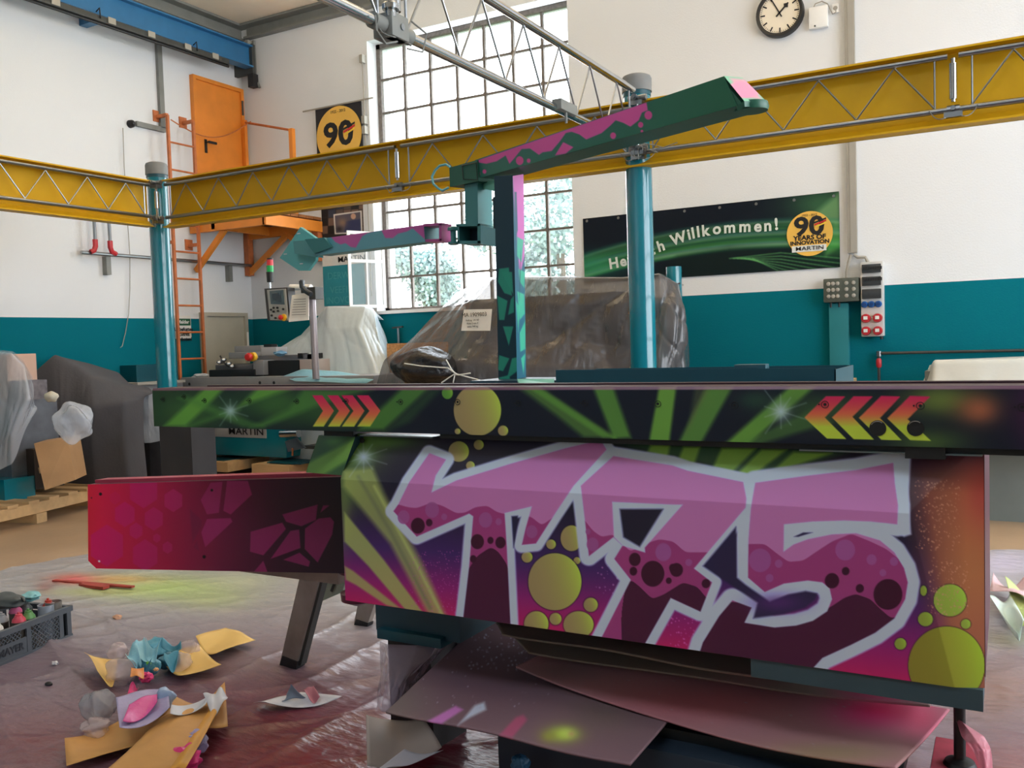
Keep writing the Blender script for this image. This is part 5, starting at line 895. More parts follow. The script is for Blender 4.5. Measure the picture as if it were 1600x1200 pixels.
# cardboard sheets
CB = mat('sprayed_cardboard', rough=.75, attr=True, bump=(30, .05))
def sag(k): return lambda u, v: np.concatenate([0*u, 0*u, -k*np.sin(math.pi*u)*v+.004*np.sin(u*9+v*4)], 1)
def cbA(a):
    a.c[:] = (134, 98, 96); a.glow(760, 1060, 120, 60, (116, 80, 86), .7); a.glow(620, 1100, 50, 40, (130, 112, 96), .7)
    a.poly([(668, 1130), (690, 1134), (724, 1112), (712, 1106)], (226, 128, 190), 4, .9); a.poly([(716, 1136), (735, 1124), (760, 1112), (757, 1100), (742, 1105)], (216, 214, 216), 5, .9); a.poly([(780, 1152), (800, 1156), (824, 1128), (818, 1120), (806, 1124)], (200, 86, 112), 5, .85)
    a.glow(880, 1150, 26, 13, (196, 212, 70), 1.0); a.glow(858, 1154, 12, 8, (170, 160, 60), .8); a.glow(886, 1148, 13, 8, (226, 236, 100), .9); a.glow(893, 1150, 5, 4, (226, 170, 110), .7); a.glow(940, 1120, 50, 30, (120, 96, 80), .6)
    speckle(a, 90, 730, 830, 985, 1050, (220, 210, 216), .5, 1.4); speckle(a, 50, 660, 860, 1030, 1110, (200, 180, 186), .4, 1.0)
def cbB(a):
    a.c[:] = (186, 124, 118); a.glow(1100, 1100, 160, 30, (206, 104, 104), .8); a.glow(1370, 1115, 70, 26, (250, 60, 116), .95); a.glow(1440, 1130, 40, 30, (236, 84, 106), .7); a.glow(1300, 1180, 110, 18, (176, 146, 96), .7); a.glow(880, 1050, 60, 16, (140, 104, 98), .7); speckle(a, 60, 900, 1350, 1060, 1180, (190, 150, 140), .5, 1.1)
def cbC(a): a.c[:] = (140, 116, 94); a.glow(1380, 1085, 70, 20, (216, 60, 100), .95); a.glow(1180, 1065, 80, 14, (150, 90, 84), .6)
def sheetthing(name, label, P, fn, sg, nu=160, nv=90):
    o = quadart(name, P, nu, nv, fn, CB, None, None, KA*.8, disp=sag(sg)); s = o.modifiers.new('thickness', 'SOLIDIFY'); s.thickness = .006; s.offset = -1; return tag(o, label, 'cardboard', 'cardboard sheets under the saw')
sheetthing('cardboard_sheet', 'big lower cardboard sheet with pink, white and yellow-green spray test strokes', [qz(762, 968, .45), qz(1150, 1000, .45), qz(985, 1198, .45), qz(603, 1113, .45)], cbA, .0)
sheetthing('cardboard_sheet', 'curved upper cardboard sheet sprayed red towards the right foot of the saw', [qz(870, 1018, .50), qz(1484, 1112, .50), qz(1400, 1204, .49), qz(806, 1042, .50)], cbB, .045)
sheetthing('cardboard_sheet', 'narrow cardboard strip directly below the lettering panel', [qz(775, 972, .545), qz(1462, 1080, .545), qz(1453, 1106, .54), qz(826, 1020, .545)], cbC, .012)
sheetthing('cardboard_strip', 'thin brown strip tucked against the bottom edge of the lettering panel', [qz(775, 975, .60), qz(1172, 1022, .60), qz(1198, 1062, .60), qz(785, 992, .60)], cbC, .0, 80, 30)
# ================================================================ guard arm assembly behind the saw
arm = thing('guard_arm', 'green and pink airbrushed overhead guard arm with post standing behind the saw', 'guard arm', (-2.1, 3.6, 1.4))
KG = np.array((1.3, 1.45, 1.6))
def post_f(a):
    a.c[:] = (12, 42, 50)
    for p in ([(780, 420), (795, 418), (800, 462), (788, 458), (778, 440)], [(777, 462), (793, 470), (788, 500), (780, 500)], [(798, 468), (803, 462), (803, 488), (794, 492)], [(786, 510), (802, 510), (795, 540)], [(780, 555), (796, 560), (786, 580), (778, 578)], [(800, 560), (808, 558), (808, 580), (792, 592)], [(780, 590), (795, 586), (800, 600), (780, 600)], [(783, 425), (800, 425), (802, 460)]): a.poly(p, (34, 128, 100), 1.6, .95)
def post_s(a):
    a.c[:] = (46, 96, 112); a.poly([(800, 270), (820, 270), (820, 400), (812, 430), (806, 350)], (206, 110, 168), 3); a.poly([(804, 300), (807, 300), (809, 360), (806, 370)], (60, 100, 110), 1.5)
    for p in ([(808, 370), (818, 375), (815, 410), (808, 400)], [(808, 455), (819, 460), (820, 490), (812, 500)], [(810, 420), (820, 425), (819, 450), (812, 440)], [(806, 470), (812, 480), (810, 520)], [(812, 520), (821, 500), (821, 545), (813, 550)], [(814, 560), (821, 552), (818, 585)]): a.poly(p, (70, 176, 136), 1.6, .9)
YP = 3.55
f0, f1 = qy(772, 275, YP), qy(801, 275, YP); g0, g1 = qy(779, 597, YP), qy(808, 597, YP); s1 = qy(818, 272, YP+.16); s2 = qy(822, 594, YP+.16)
quadart('post', [f0, f1, g1, g0], 40, 300, post_f, PAINT, arm, 'dark post with green shards', KG)
quadart('post_side', [f1, s1, s2, g1], 30, 300, post_s, PAINT, arm, 'pink and green side of the post', KG*.8)
MB().hexa([g0+np.array((.002, .003, 0)), g1+np.array((-.003, .003, 0)), s2+np.array((-.002, 0, 0)), np.array((g0[0], YP+.16, g0[2])), f0+np.array((.002, .003, 0)), f1+np.array((-.003, .003, 0)), s1+np.array((-.002, 0, 0)), np.array((f0[0], YP+.16, f0[2]))]).build('post_core', SAWD, arm, False)
ATG = mat('arm_teal_green', (66, 132, 132), .4, var=(4, .08)); AGR = mat('arm_dark_green', (40, 96, 76), .4, var=(4, .08)); AMINT = mat('arm_mint', (120, 190, 168), .4, var=(4, .05))
def barm(a):
    a.c[:] = mix((44, 98, 84), (30, 84, 58), (a.X-700)/450)
    top = [(742, 252), (1010, 160), (1012, 172), (1003, 176), (998, 188), (985, 198), (974, 192), (962, 188), (954, 196), (940, 208), (916, 218), (905, 210), (893, 206), (884, 208), (874, 222), (862, 236), (848, 238), (842, 242), (828, 232), (815, 233), (803, 248), (796, 256), (790, 243), (776, 252), (760, 256), (748, 254)]
    a.poly(top, (196, 74, 132), 1.5); a.poly([(867, 243), (880, 222), (896, 230), (884, 240)], (196, 74, 132), 1.5)
    for x, y, r in ((1013, 180, 6), (1001, 195, 4), (958, 212, 4.5), (812, 251, 6), (826, 251, 3), (746, 272, 4.5), (757, 268, 3), (1003, 205, 2)): a.ell(x, y, r, r*1.15, (196, 70, 124), 1.2)
TLp, TRp, BRp, BLp = qy(742, 250, 3.70), qy(1131, 119, 3.15), qy(1152, 165, 3.12), qy(746, 279, 3.70)
quadart('main_arm', [TLp, TRp, BRp, BLp], 420, 60, barm, PAINT, arm, 'big tapered arm with pink drips', KG)
bk = np.array((.03, .14, 0)); 
def core(P, bk, nm, m, off=.003): P = [np.array(p)+np.array((0, off, 0)) for p in P]; Q = [p+bk for p in P]; TL, TR, BR, BL = P; tl, tr, br, bl = Q; return MB().hexa([BL, BR, br, bl, TL, TR, tr, tl]).build(nm, m, arm, False)
core([TLp, TRp, BRp, BLp], bk, 'main_arm_core', AGR)
e0, e1, e2, e3 = TRp, qy(1160, 121, 3.29), qy(1197, 158, 3.24), BRp+np.array((0, 0, .0))
def ecap(a): a.c[:] = (110, 170, 132); a.ell(1162, 140, 26, 13, (232, 124, 148), 3); a.poly([(1140, 122), (1165, 124), (1190, 155), (1165, 152)], (232, 124, 148), 5, .8)
quadart('end_cap', [TRp+np.array((0, 0, .001)), e1, e2, qy(1163, 158, 3.11)], 50, 50, ecap, PAINT, arm, 'pink end cap', KG*.9)
MB().prism([TRp, e1, e2, qy(1163, 158, 3.11), BRp], (0, 0.004, -.018)).build('end_flange', AGR, arm, False)
q = qy(1174, 164, 3.2); MB().lathe((q[0], q[1], q[2]-.022), [(.036, .0), (.056, 0), (.06, .012), (.056, .028), (.036, .028)], 30).build('bearing_ring', AGR, arm)
# head block at the left end and hanging bracket
hb = [qy(702, 262, 3.68), qy(745, 250, 3.68), qy(748, 283, 3.68), qy(703, 292, 3.68)]; core(hb, np.array((.05, .13, 0)), 'head_block', AGR, 0)
MB().tube([qy(722, 259, 3.672), qy(744, 254, 3.672), qy(746, 281, 3.672), qy(724, 280, 3.672), qy(722, 259, 3.672)], .0025, 6).build('block_seam', BLACK, arm)
core([qy(726, 284, 3.70), qy(746, 284, 3.70), qy(747, 350, 3.70), qy(727, 352, 3.70)], np.array((.02, .10, 0)), 'hanger_plate', ATG, 0)
core([qy(747, 298, 3.72), qy(753, 300, 3.76), qy(755, 356, 3.76), qy(748, 352, 3.72)], np.array((.0, .02, 0)), 'hanger_flange', AMINT, 0)
core([qy(757, 284, 3.74), qy(793, 278, 3.66), qy(794, 304, 3.66), qy(753, 294, 3.74)], np.array((0, .02, 0)), 'gusset_plate', AMINT, 0)
core([qy(770, 308, 3.62), qy(797, 306, 3.6), qy(797, 362, 3.6), qy(771, 358, 3.62)], np.array((0, .12, 0)), 'post_side_box', mat('arm_deep_navy', (22, 52, 60), .5, var=(4, .05)), 0)
MB().tube([qy(703, 261, 3.7), qy(697, 257, 3.7), qy(687, 259, 3.7), qy(680, 266, 3.7), qy(675, 276, 3.7), qy(677, 287, 3.7), qy(684, 294, 3.7), qy(691, 298, 3.7), qy(701, 293, 3.7)], .006, 8).build('open_hook', mat('hook_cyan', (110, 190, 200), .4, var=(5, .05)), arm)
# lower bracket with cross arm
core([qy(714, 351, 3.66), qy(748, 350, 3.66), qy(748, 378, 3.66), qy(716, 378, 3.66)], np.array((0, .03, 0)), 'bracket_back', mat('bracket_dark', (30, 40, 56), .5, var=(4, .05)), .08)
c = MB(); 
for P in ([(712, 350), (750, 349), (750, 353), (713, 354)], [(714, 376), (751, 376), (752, 381), (716, 381)], [(746, 350), (751, 350), (751, 380), (746, 380)], [(714, 352), (717, 352), (718, 379), (715, 379)]):
    P = [qy(x, y, 3.64) for x, y in P]; Q = [p+np.array((0, .12, 0)) for p in P]; c.hexa([P[3], P[2], Q[2], Q[3], P[0], P[1], Q[1], Q[0]])
c.build('bracket_frame', ATG, arm, False)
core([qy(751, 352, 3.64), qy(794, 362, 3.58), qy(794, 389, 3.58), qy(751, 381, 3.64)], np.array((0, .1, 0)), 'bracket_cheek', mat('bracket_light_teal', (120, 176, 184), .4, var=(4, .05)), 0)
qa = qy(702, 380, 3.68); qb_ = qy(702, 347, 3.68); MB().lathe((qa[0], 3.72, qa[2]-.005), [(.02, 0), (.028, .004), (.028, .014), (.014, .016), (.014, .068), (.028, .07), (.028, .082), (.02, .088)], 22).build('pivot_pin', ATG, arm)
# cross arm with diamond plate
def carm(a):
    a.c[:] = (96, 152, 158); a.poly([(515, 368), (560, 362), (690, 347), (690, 378), (672, 376), (664, 374), (655, 366), (645, 357), (635, 362), (622, 365), (614, 372), (602, 372), (596, 360), (584, 362), (575, 364), (566, 369), (560, 380), (556, 387), (548, 386), (540, 380), (532, 382), (524, 378)], (190, 84, 146), 1.4)
c0, c1, c2, c3 = qy(494, 374, 3.95), qy(662, 351, 3.72), qy(664, 378, 3.72), qy(494, 399, 3.95)
quadart('cross_arm', [c0, c1, c2, c3], 200, 34, carm, PAINT, arm, 'small cross arm with pink drips', KG*.85); core([c0, c1, c2, c3], np.array((.03, .09, 0)), 'cross_arm_core', ATG)
PM = mat('arm_magenta', (176, 78, 140), .4, var=(4, .06)); c = MB()
for P in ([(661, 350), (690, 348), (690, 352), (662, 354)], [(664, 374), (690, 373), (690, 377), (665, 378)], [(686, 350), (690, 350), (690, 376), (686, 376)]):
    P = [qy(x, y, 3.70) for x, y in P]; Q = [p+np.array((0, .09, 0)) for p in P]; c.hexa([P[3], P[2], Q[2], Q[3], P[0], P[1], Q[1], Q[0]])
c.build('arm_fork', PM, arm, False)
core([qy(476, 374, 3.93), qy(506, 371, 3.90), qy(519, 386, 3.90), qy(491, 396, 3.93)], np.array((0, .03, 0)), 'clamp_plate', ATG, 0); core([qy(458, 377, 3.98), qy(494, 374, 3.95), qy(496, 402, 3.95), qy(460, 396, 3.98)], np.array((0, .05, 0)), 'arm_stub', mat('stub_teal', (84, 150, 152), .4, var=(4, .06)), 0)
MB().prism([qy(x, y, 4.02) for x, y in ((469, 355), (496, 374), (493, 407), (481, 423), (467, 423), (437, 403))], (.01, .012, 0)).build('diamond_plate', mat('diamond_plate_teal', (98, 178, 176), .4, var=(4, .06)), arm, False)
c = MB()
for x, y in ((467, 365), (471, 412), (446, 397)): p = qy(x, y, 4.018); c.box(p-np.array((.012, .002, .003)), p+np.array((.012, .0, .003)))
c.build('slot', INKW, arm, False)
# tray behind the saw
t = thing('sheet_tray', 'long dark teal sheet-metal tray standing behind the carriage board', 'tray', (-1.1, 3.2, 1.38)); Y = 3.2
a, b_ = pbox(868, 578, 1306, 600, Y, .4); top_r = qy(1306, 575, Y)[2]
MB().hexa([(a[0], Y, 1.36), (b_[0], Y, 1.36), (b_[0], Y+.004, 1.36), (a[0], Y+.004, 1.36), (a[0], Y, b_[2]), (b_[0], Y, top_r), (b_[0], Y+.004, top_r), (a[0], Y+.004, b_[2])]).build('front_wall', TEALD, t, False)
MB().box((a[0], Y+.004, 1.345), (b_[0], Y+.4, 1.36)).build('floor_plate', TEALD, t, False); MB().box((a[0], Y+.396, 1.36), (b_[0], Y+.4, 1.42)).build('rear_wall', TEALD, t, False); MB().box((b_[0]-.004, Y, 1.36), (b_[0], Y+.4, 1.42)).build('end_wall', TEALD, t, False)
a2, b2 = pbox(1146, 570, 1196, 580, Y+.0, .05); MB().box((a2[0], Y+.004, a2[2]-.02), (b2[0], Y+.06, b2[2]), .004).build('raised_tab', TEALD, t)
t = thing('mounting_frame', 'pale teal flat frame at the foot of the painted post', 'frame', (-1.9, 3.5, 1.38)); c = MB(); z = 1.385
P = [qz(808, 592, 1.40), qz(866, 592, 1.40), qz(866, 599, 1.385), qz(812, 600, 1.385)]; c.prism(P, (0, 0, -.01)); c.build('frame_plate', AMINT, t, False)
MB().box((-2.1, 3.4, .5), (-1.6, 3.7, 1.38)).build('frame_stand', SAWD, t, False)
# ================================================================ trestle
TR = mat('worn_aluminium', (158, 146, 138), .45, .3, var=(10, .2), bump=(40, .1)); t = thing('trestle', 'worn metal trestle with sloping legs under the magenta panel', 'trestle', (-3, 3.2, 0))
def leg(P, y, dep, nm, m): P = [qy(x, y_, y) for x, y_ in P]; return MB().prism(P, (0, dep, 0)).build(nm, m, t, False)
leg([(471, 890), (503, 890), (463, 1041), (437, 1037)], 3.18, .05, 'leg', TR); leg([(441, 1025), (464, 1034), (463, 1046), (436, 1041)], 3.175, .06, 'rubber_foot', BLACK); leg([(503, 890), (509, 890), (470, 1040), (463, 1041)], 3.19, .04, 'leg_flange', DARKG)
yy = float(qz(562, 979, 0)[1]); leg([(562, 930), (590, 930), (574, 976), (553, 974)], yy, .04, 'leg', TR); leg([(556, 968), (575, 974), (573, 982), (552, 979)], yy-.005, .05, 'rubber_foot', BLACK)
leg([(495, 893), (545, 893), (535, 925), (490, 945)], 3.6, .02, 'brace_board', mat('board_green_grey', (124, 130, 116), .6, var=(6, .1))); q = qy(512, 915, 3.59); text('lettering', '5 7', .10, q, (1, 0, .12), (.1, 0, 1), INKB, t, bold=.004)
MB().box((-3.1, 2.75, .60), (-2.35, 2.85, .66)).build('top_bar', TR, t, False)
# ================================================================ film on the floor
FS = mat('painted_floor_film', rough=.28, attr=True, spec=.5, bump=(9, .55, (1, 2.2, 1)))
EDGE = [qz(-300, 905, 0), qz(0, 893, 0), qz(140, 866, 0), qz(700, 866, 0), qz(1540, 862, 0), qz(2100, 862, 0)]; ex = [p[0] for p in EDGE]; ey = [p[1] for p in EDGE]
nu, nv = 620, 420; us = np.linspace(-6.4, 2.2, nu); U_, Vv = np.meshgrid(us, np.linspace(0, 1, nv)**.8)
yt = np.interp(U_, [-6.41, -6.26, -5.0, -2.5, 0, 2.2], [3.85, 4.42, 5.0, 5.9, 6.95, 7.6]); Yf = yt+(1.15-yt)*Vv; Xf = U_.copy()
rg = np.random.default_rng(5); H = np.zeros_like(Xf)
for k in range(16):
    an = rg.random()*math.pi; fr = 2+rg.random()*6; ph = rg.random()*9; s = (Xf*math.cos(an)+Yf*math.sin(an))*fr+ph+.8*np.sin(Xf*1.3+k)+.6*np.sin(Yf*1.7+2*k)
    H += (1-np.abs(2*((s/3) % 1)-1))**6*(.4+rg.random()*.9)*np.clip(.2+np.sin(Xf*.9+k*2.1)*np.cos(Yf*1.1+k), 0, 1)
H = .004+.011*H
V = np.stack([Xf.ravel(), Yf.ravel(), H.ravel()], 1); ax_, ay_ = to_px(V); A_ = Art(ax_, ay_, (150, 146, 146))
def flo(a):
    k = np.clip((a.Y-930)/140, 0, 1); base = mix((176, 176, 168), (128, 112, 118), k); k2 = np.clip((a.Y-1075+(a.X-300)*(-.10))/60, 0, 1)*np.clip((a.X-150)/350, 0, 1); a.c[:] = base*(1-k2[:, None])+np.array((104, 26, 38))*k2[:, None]
    a.glow(420, 1130, 200, 70, (108, 30, 42), .7); a.glow(60, 1170, 140, 60, (124, 60, 62), .75); a.glow(470, 1190, 150, 40, (146, 32, 42), .7); a.glow(300, 1075, 120, 26, (104, 66, 76), .4); a.glow(180, 1040, 220, 30, (122, 104, 110), .5)
    a.glow(250, 918, 110, 20, (186, 214, 120), .95); a.glow(330, 935, 60, 18, (186, 206, 130), .6); a.glow(180, 905, 60, 7, (226, 180, 96), .85); a.glow(115, 905, 34, 8, (224, 104, 96), .95); a.glow(70, 918, 14, 8, (150, 90, 84), .6); a.glow(150, 925, 70, 6, (190, 200, 110), .6); a.glow(380, 905, 60, 12, (200, 212, 160), .5)
    a.glow(1570, 880, 60, 22, (216, 210, 220), .9); a.glow(1590, 1000, 60, 14, (150, 160, 110), .5); a.glow(1560, 1080, 80, 50, (150, 118, 100), .8); a.glow(1580, 1190, 60, 40, (150, 96, 92), .7)
    speckle(a, 40, 60, 520, 930, 1030, (96, 84, 90), .5, 1.4)
flo(A_); o = gridobj('floor_film', V, nu, nv, FS, A_.out(np.array((.92, .88, 1.0)))); tag(o, 'wrinkled protective film on the floor, sprayed red, green and yellow', 'floor film')
# ================================================================ crate with cans
B0 = qz(112, 995, 0); B1 = qz(0, 1042, 0); ud = (B1-B0); ud /= np.linalg.norm(ud); vd = np.array((-ud[1], ud[0], 0)); vd = -vd if vd[0] > 0 else vd
LC, WC, HC = .60, .40, .175; CR = mat('crate_grey', (92, 98, 106), .5, var=(9, .08)); t = thing('plastic_crate', 'grey stacking crate with lattice sides full of spray cans, left edge', 'crate', B0)
def cb(s0, s1, w0, w1, z0, z1, mb): return mb.hexa([B0+ud*s+vd*w+np.array((0, 0, z)) for z in (z0, z1) for s, w in ((s0, w0), (s1, w0), (s1, w1), (s0, w1))])
cb(0, LC, 0, WC, .004, .012, MB()).build('base', CR, t, False)
for (s0, s1, w0, w1) in ((-.01, LC+.01, -.01, .012), (-.01, LC+.01, WC-.012, WC+.01), (-.01, .012, 0, WC), (LC-.012, LC+.01, 0, WC)): b = MB(); cb(s0, s1, w0, w1, HC-.03, HC, b); cb(s0+.006, s1-.006, w0+.004, w1-.002, .0, .02, b); b.build('rim', CR, t, False)
for s in (0, .055, .27, .50, .57): nm = 'corner_post' if s in (0, .57) else 'side_rib'; cb(s, s+.028, -.004, .008, .015, HC-.03, MB()).build(nm, CR, t, False); cb(s, s+.028, WC-.008, WC+.004, .015, HC-.03, MB()).build(nm, CR, t, False)
for w in (0, WC-.03): cb(-.004, .008, w, w+.03, .015, HC-.03, MB()).build('side_rib', CR, t, False); cb(LC-.008, LC+.004, w, w+.03, .015, HC-.03, MB()).build('side_rib', CR, t, False)
cb(-.001, .004, .03, WC-.03, .015, HC-.04, MB()).build('end_wall', CR, t, False)
def lat(s0, s1, w):
    b = MB(); n = 7; z0, z1 = .02, HC-.03; L = s1-s0; h = z1-z0
    for sg in (1, -1):
        for k in range(-4, n+4):
            p = [s0+L*k/n, z0]; q = [s0+L*k/n+sg*h, z1]
            (xa_, za), (xb_, zb) = p, q; lo, hi = s0, s1; pts = []
            for lim in (lo, hi):
                pass
            ta = 0.0; tb = 1.0; dx = xb_-xa_
            t0 = (lo-xa_)/dx; t1 = (hi-xa_)/dx; ta = max(0, min(t0, t1)); tb = min(1, max(t0, t1))
            if tb-ta < .05: continue
            P = B0+ud*(xa_+dx*ta)+vd*w+np.array((0, 0, za+(zb-za)*ta)); Q = B0+ud*(xa_+dx*tb)+vd*w+np.array((0, 0, za+(zb-za)*tb)); bar(b, P, Q, .004, .005)
    o = b.build('lattice', CR, t, False); return o
lat(.083, .27, .001); lat(.33, .50, .001); lat(.083, .50, WC-.004); 
cb(.30, .50, -.003, .004, .015, .10, MB()).build('name_plate', CR, t, False)
nc = B0+ud*.40-vd*.006+np.array((0, 0, .06)); text('lettering', 'MAYER', .052, nc, tuple(-ud), (0, 0, 1), mat('engraved_dark', (52, 56, 64), .5, var=(9, .05)), t, bold=.0012, sx=.95)
def can(x, y, col, cap, kind='spray', label='', z=.205, name='spray_can'):
    c = qz(x, y, z); _w = float((c-B0)@vd); c = c+vd*max(0, .048-_w); _s = float((c-B0)@ud); c = c+ud*max(0, .045-_s); c[2] = z; r = .033; tt = thing(name, label, 'spray can' if kind == 'spray' else 'paint tin', (c[0], c[1], .012), 'cans in the grey crate')
    if kind == 'spray':
        MB().lathe((c[0], c[1], .012), [(r, 0), (r, z-.05), (r*1.06, z-.047), (r*1.06, z-.042)], 24).build('body', mat('can_body', (104, 96, 88), .4, .4, var=(9, .2)), tt); MB().lathe((c[0], c[1], z-.03), [(r*1.02, 0), (r*.95, .012), (r*.62, .026), (r*.60, .03), (r*.45, .032)], 24).build('shoulder', mat('can_%d_%d' % (cap[0], cap[1]), cap, .35, var=(20, .1)), tt)
        MB().lathe((c[0], c[1], z+.002), [(r*.5, 0), (r*.5, .006), (r*.2, .007), (r*.2, .016), (.004, .018)], 16).build('valve', mat('can_%d_%d' % (cap[0], cap[1])), tt)
    else:
        R1 = .042; MB().lathe((c[0], c[1], .012), [(R1, 0), (R1, z-.012), (R1*1.04, z-.01), (R1*.93, z-.01), (R1*.92, z-.03)], 28).build('tin_body', mat('tin_%d' % col[0], col, .35, .3, var=(9, .2)), tt); MB().lathe((c[0], c[1], z-.028), [(R1*.92, 0), (R1*.9, .003)], 28).build('paint_surface', mat('paint_%d_%d' % (cap[0], cap[2]), cap, .3, var=(5, .04)), tt)
for x, y, cap, lb in ((6, 976, (214, 210, 202), 'white-topped spray can at the left front of the crate'), (30, 962, (214, 74, 92), 'red-topped spray can in front of the pink one in the crate'), (24, 948, (226, 104, 150), 'pink-topped spray can behind the red one in the crate'), (51, 957, (96, 150, 84), 'green-topped spray can in the middle of the crate'), (2, 962, (150, 152, 156), 'grey-topped spray can at the left edge of the crate'), (75, 940, (186, 62, 50), 'spray can with rusty red top behind the open white tin'), (40, 944, (80, 84, 86), 'dark spray can below the turquoise glove in the crate'), (-25, 985, (120, 124, 130), 'spray can at the far left of the crate')): can(x, y, None, cap, label=lb)
can(72, 945, (176, 182, 194), (226, 220, 196), 'tin', 'white paint tin with cream paint, open, in the crate', .2, 'paint_tin'); can(92, 937, (128, 122, 116), (178, 184, 200), 'tin', 'grey open paint tin at the right end of the crate', .205, 'paint_tin')
q = qz(48, 936, .22); crumple('crumpled_glove', (q[0], q[1], .235), (.055, .05, .025), mat('turquoise_glove', (130, 190, 196), .5, var=(15, .1)), 'crumpled turquoise glove on top of the cans', 'glove', 41, 4, .6)
q = qz(8, 938, .24); crumple('respirator_mask', (q[0], q[1], .24), (.13, .07, .04), mat('mask_grey', (74, 80, 80), .5, var=(9, .1)), 'dark grey respirator mask lying on the cans at the left edge', 'mask', 43, 4, .3); 
P = [qz(18, 944, .22), qz(24, 936, .26), qz(34, 934, .26), qz(38, 940, .24)]; tag(MB().tube(P, .006, 6).build('mask_strap', DARKG), 'grey strap loop beside the respirator mask', 'strap')
# ================================================================ litter on the floor
MK = mat('masking_paper_yellow', (232, 192, 110), .65, var=(5, .08), bump=(12, .1)); MKB = mat('brown_wrapping_paper', (214, 158, 88), .65, var=(5, .12), bump=(12, .15))
def paper(name, pts, m, label, cat='paper', z=.03, curl=.02, seed=0, group=None, n=14, zs=None):
    zs = zs or [z]*4; P = [qz(x, y, zz) for (x, y), zz in zip(pts, zs)]; TL, TR, BR, BL = P; u, v = np.meshgrid(np.linspace(0, 1, n), np.linspace(0, 1, n)); u = u.ravel()[:, None]; v = v.ravel()[:, None]; V = (TL*(1-u)+TR*u)*(1-v)+(BL*(1-u)+BR*u)*v
    r = np.random.default_rng(seed); V[:, 2] += (curl*(np.sin(u*3.1*(1+r.random())+r.random()*6)*np.cos(v*2.4+r.random()*6)+.5*(2*np.abs(u-.5))**3))[:, 0]; V[:, 2] = np.maximum(V[:, 2], .012)
    o = gridobj(name, V, n, n, m); s = o.modifiers.new('thickness', 'SOLIDIFY'); s.thickness = .0015; return tag(o, label, cat, group)
paper('masking_paper', [(353, 982), (399, 1000), (337, 1030), (306, 1000)], MK, 'yellow masking paper sheet, upper right one of the litter pile', z=.04, seed=1)
paper('masking_paper', [(312, 1012), (346, 1041), (283, 1057), (250, 1036)], MK, 'yellow masking paper sheet just right of the blue film clump', z=.045, seed=2)
paper('masking_paper', [(132, 1025), (184, 1032), (176, 1072), (152, 1058)], MK, 'yellow masking paper corner left of the blue film clump', z=.05, curl=.03, seed=3)
paper('wrapping_paper', [(101, 1157), (262, 1098), (330, 1130), (104, 1200)], MKB, 'wide brown wrapping paper under the litter pile at the front', z=.04, curl=.015, seed=4)
paper('wrapping_paper', [(262, 1100), (352, 1080), (356, 1134), (240, 1165)], MKB, 'brown paper corner at the right side of the front litter', z=.06, curl=.03, seed=5)
paper('wrapping_paper', [(250, 1120), (338, 1096), (272, 1206), (160, 1212)], MKB, 'folded brown paper strip running out of the bottom of the picture', z=.09, curl=.02, seed=6)
paper('wrapping_paper', [(338, 1094), (343, 1108), (290, 1200), (262, 1206)], mat('paper_orange_edge', (226, 160, 60), .6, var=(4, .1)), 'upright orange fold of the brown paper strip', z=.10, curl=.01, seed=7)
WPAP = mat('white_masking_film', (218, 216, 220), .45, var=(8, .08), bump=(20, .3))
paper('white_strip', [(268, 1106), (330, 1090), (322, 1106), (266, 1120)], WPAP, 'white paper strip lying on the brown paper', z=.12, curl=.02, seed=8); paper('white_strip', [(334, 1080), (356, 1086), (348, 1116), (318, 1100)], WPAP, 'shiny white film scrap at the top corner of the brown paper', z=.12, curl=.03, seed=9)
BLF = [mat('blue_crepe_%s' % k, c, .45, bump=(18, .5)) for k, c in (('light', (156, 214, 232)), ('mid', (92, 166, 190)), ('dark', (70, 128, 150)))]  # lightest tone paints the lit flaps of the same blue film
k = 0
for x, y, r, m, lb in ((243, 1014, .075, 1, 'blue crumpled masking film at the centre of the clump'), (212, 1034, .055, 2, 'darker blue masking film at the lower left of the clump'), (266, 1032, .06, 2, 'darker blue masking film at the lower right of the clump'), (236, 1042, .05, 1, 'blue masking film at the bottom of the clump')):
    q = qz(x, y, .06); crumple('crumpled_film', (q[0], q[1], .06), (r*1.1, r, r*.8), BLF[m], lb, 'film', 50+k, 5, .45, 'blue film clump', n=1.0); k += 1
for P, m, zz, lb in (([(214, 1003), (226, 1001), (236, 1030), (208, 1026)], 0, (.16, .15, .12, .10), 'light blue film flap standing at the left of the clump'), ([(228, 1004), (252, 1008), (244, 1038), (228, 1034)], 0, (.19, .18, .12, .12), 'upright light blue film flap at the centre of the clump'), ([(254, 1004), (283, 1004), (284, 1018), (252, 1016)], 1, (.17, .16, .13, .14), 'flat turquoise film flap at the upper right of the clump'), ([(196, 1020), (214, 1010), (222, 1040), (202, 1044)], 0, (.12, .14, .1, .08), 'pale blue film fold at the far left of the clump'), ([(258, 1022), (280, 1020), (276, 1042), (256, 1044)], 1, (.15, .12, .08, .1), 'turquoise film fold at the lower right of the clump'), ([(216, 1038), (238, 1040), (226, 1060), (214, 1058)], 1, (.12, .12, .05, .05), 'turquoise film tail at the bottom left of the clump')):
    paper('film_flap', P, BLF[m], lb, 'film', curl=.03, seed=30+k, zs=list(zz), n=18); k += 1
PKF = mat('hot_pink_film', (236, 60, 130), .4, bump=(20, .5)); ORF = mat('orange_film', (236, 150, 70), .4, bump=(20, .5)); LGF = mat('lime_tape', (150, 220, 80), .4, bump=(20, .3))
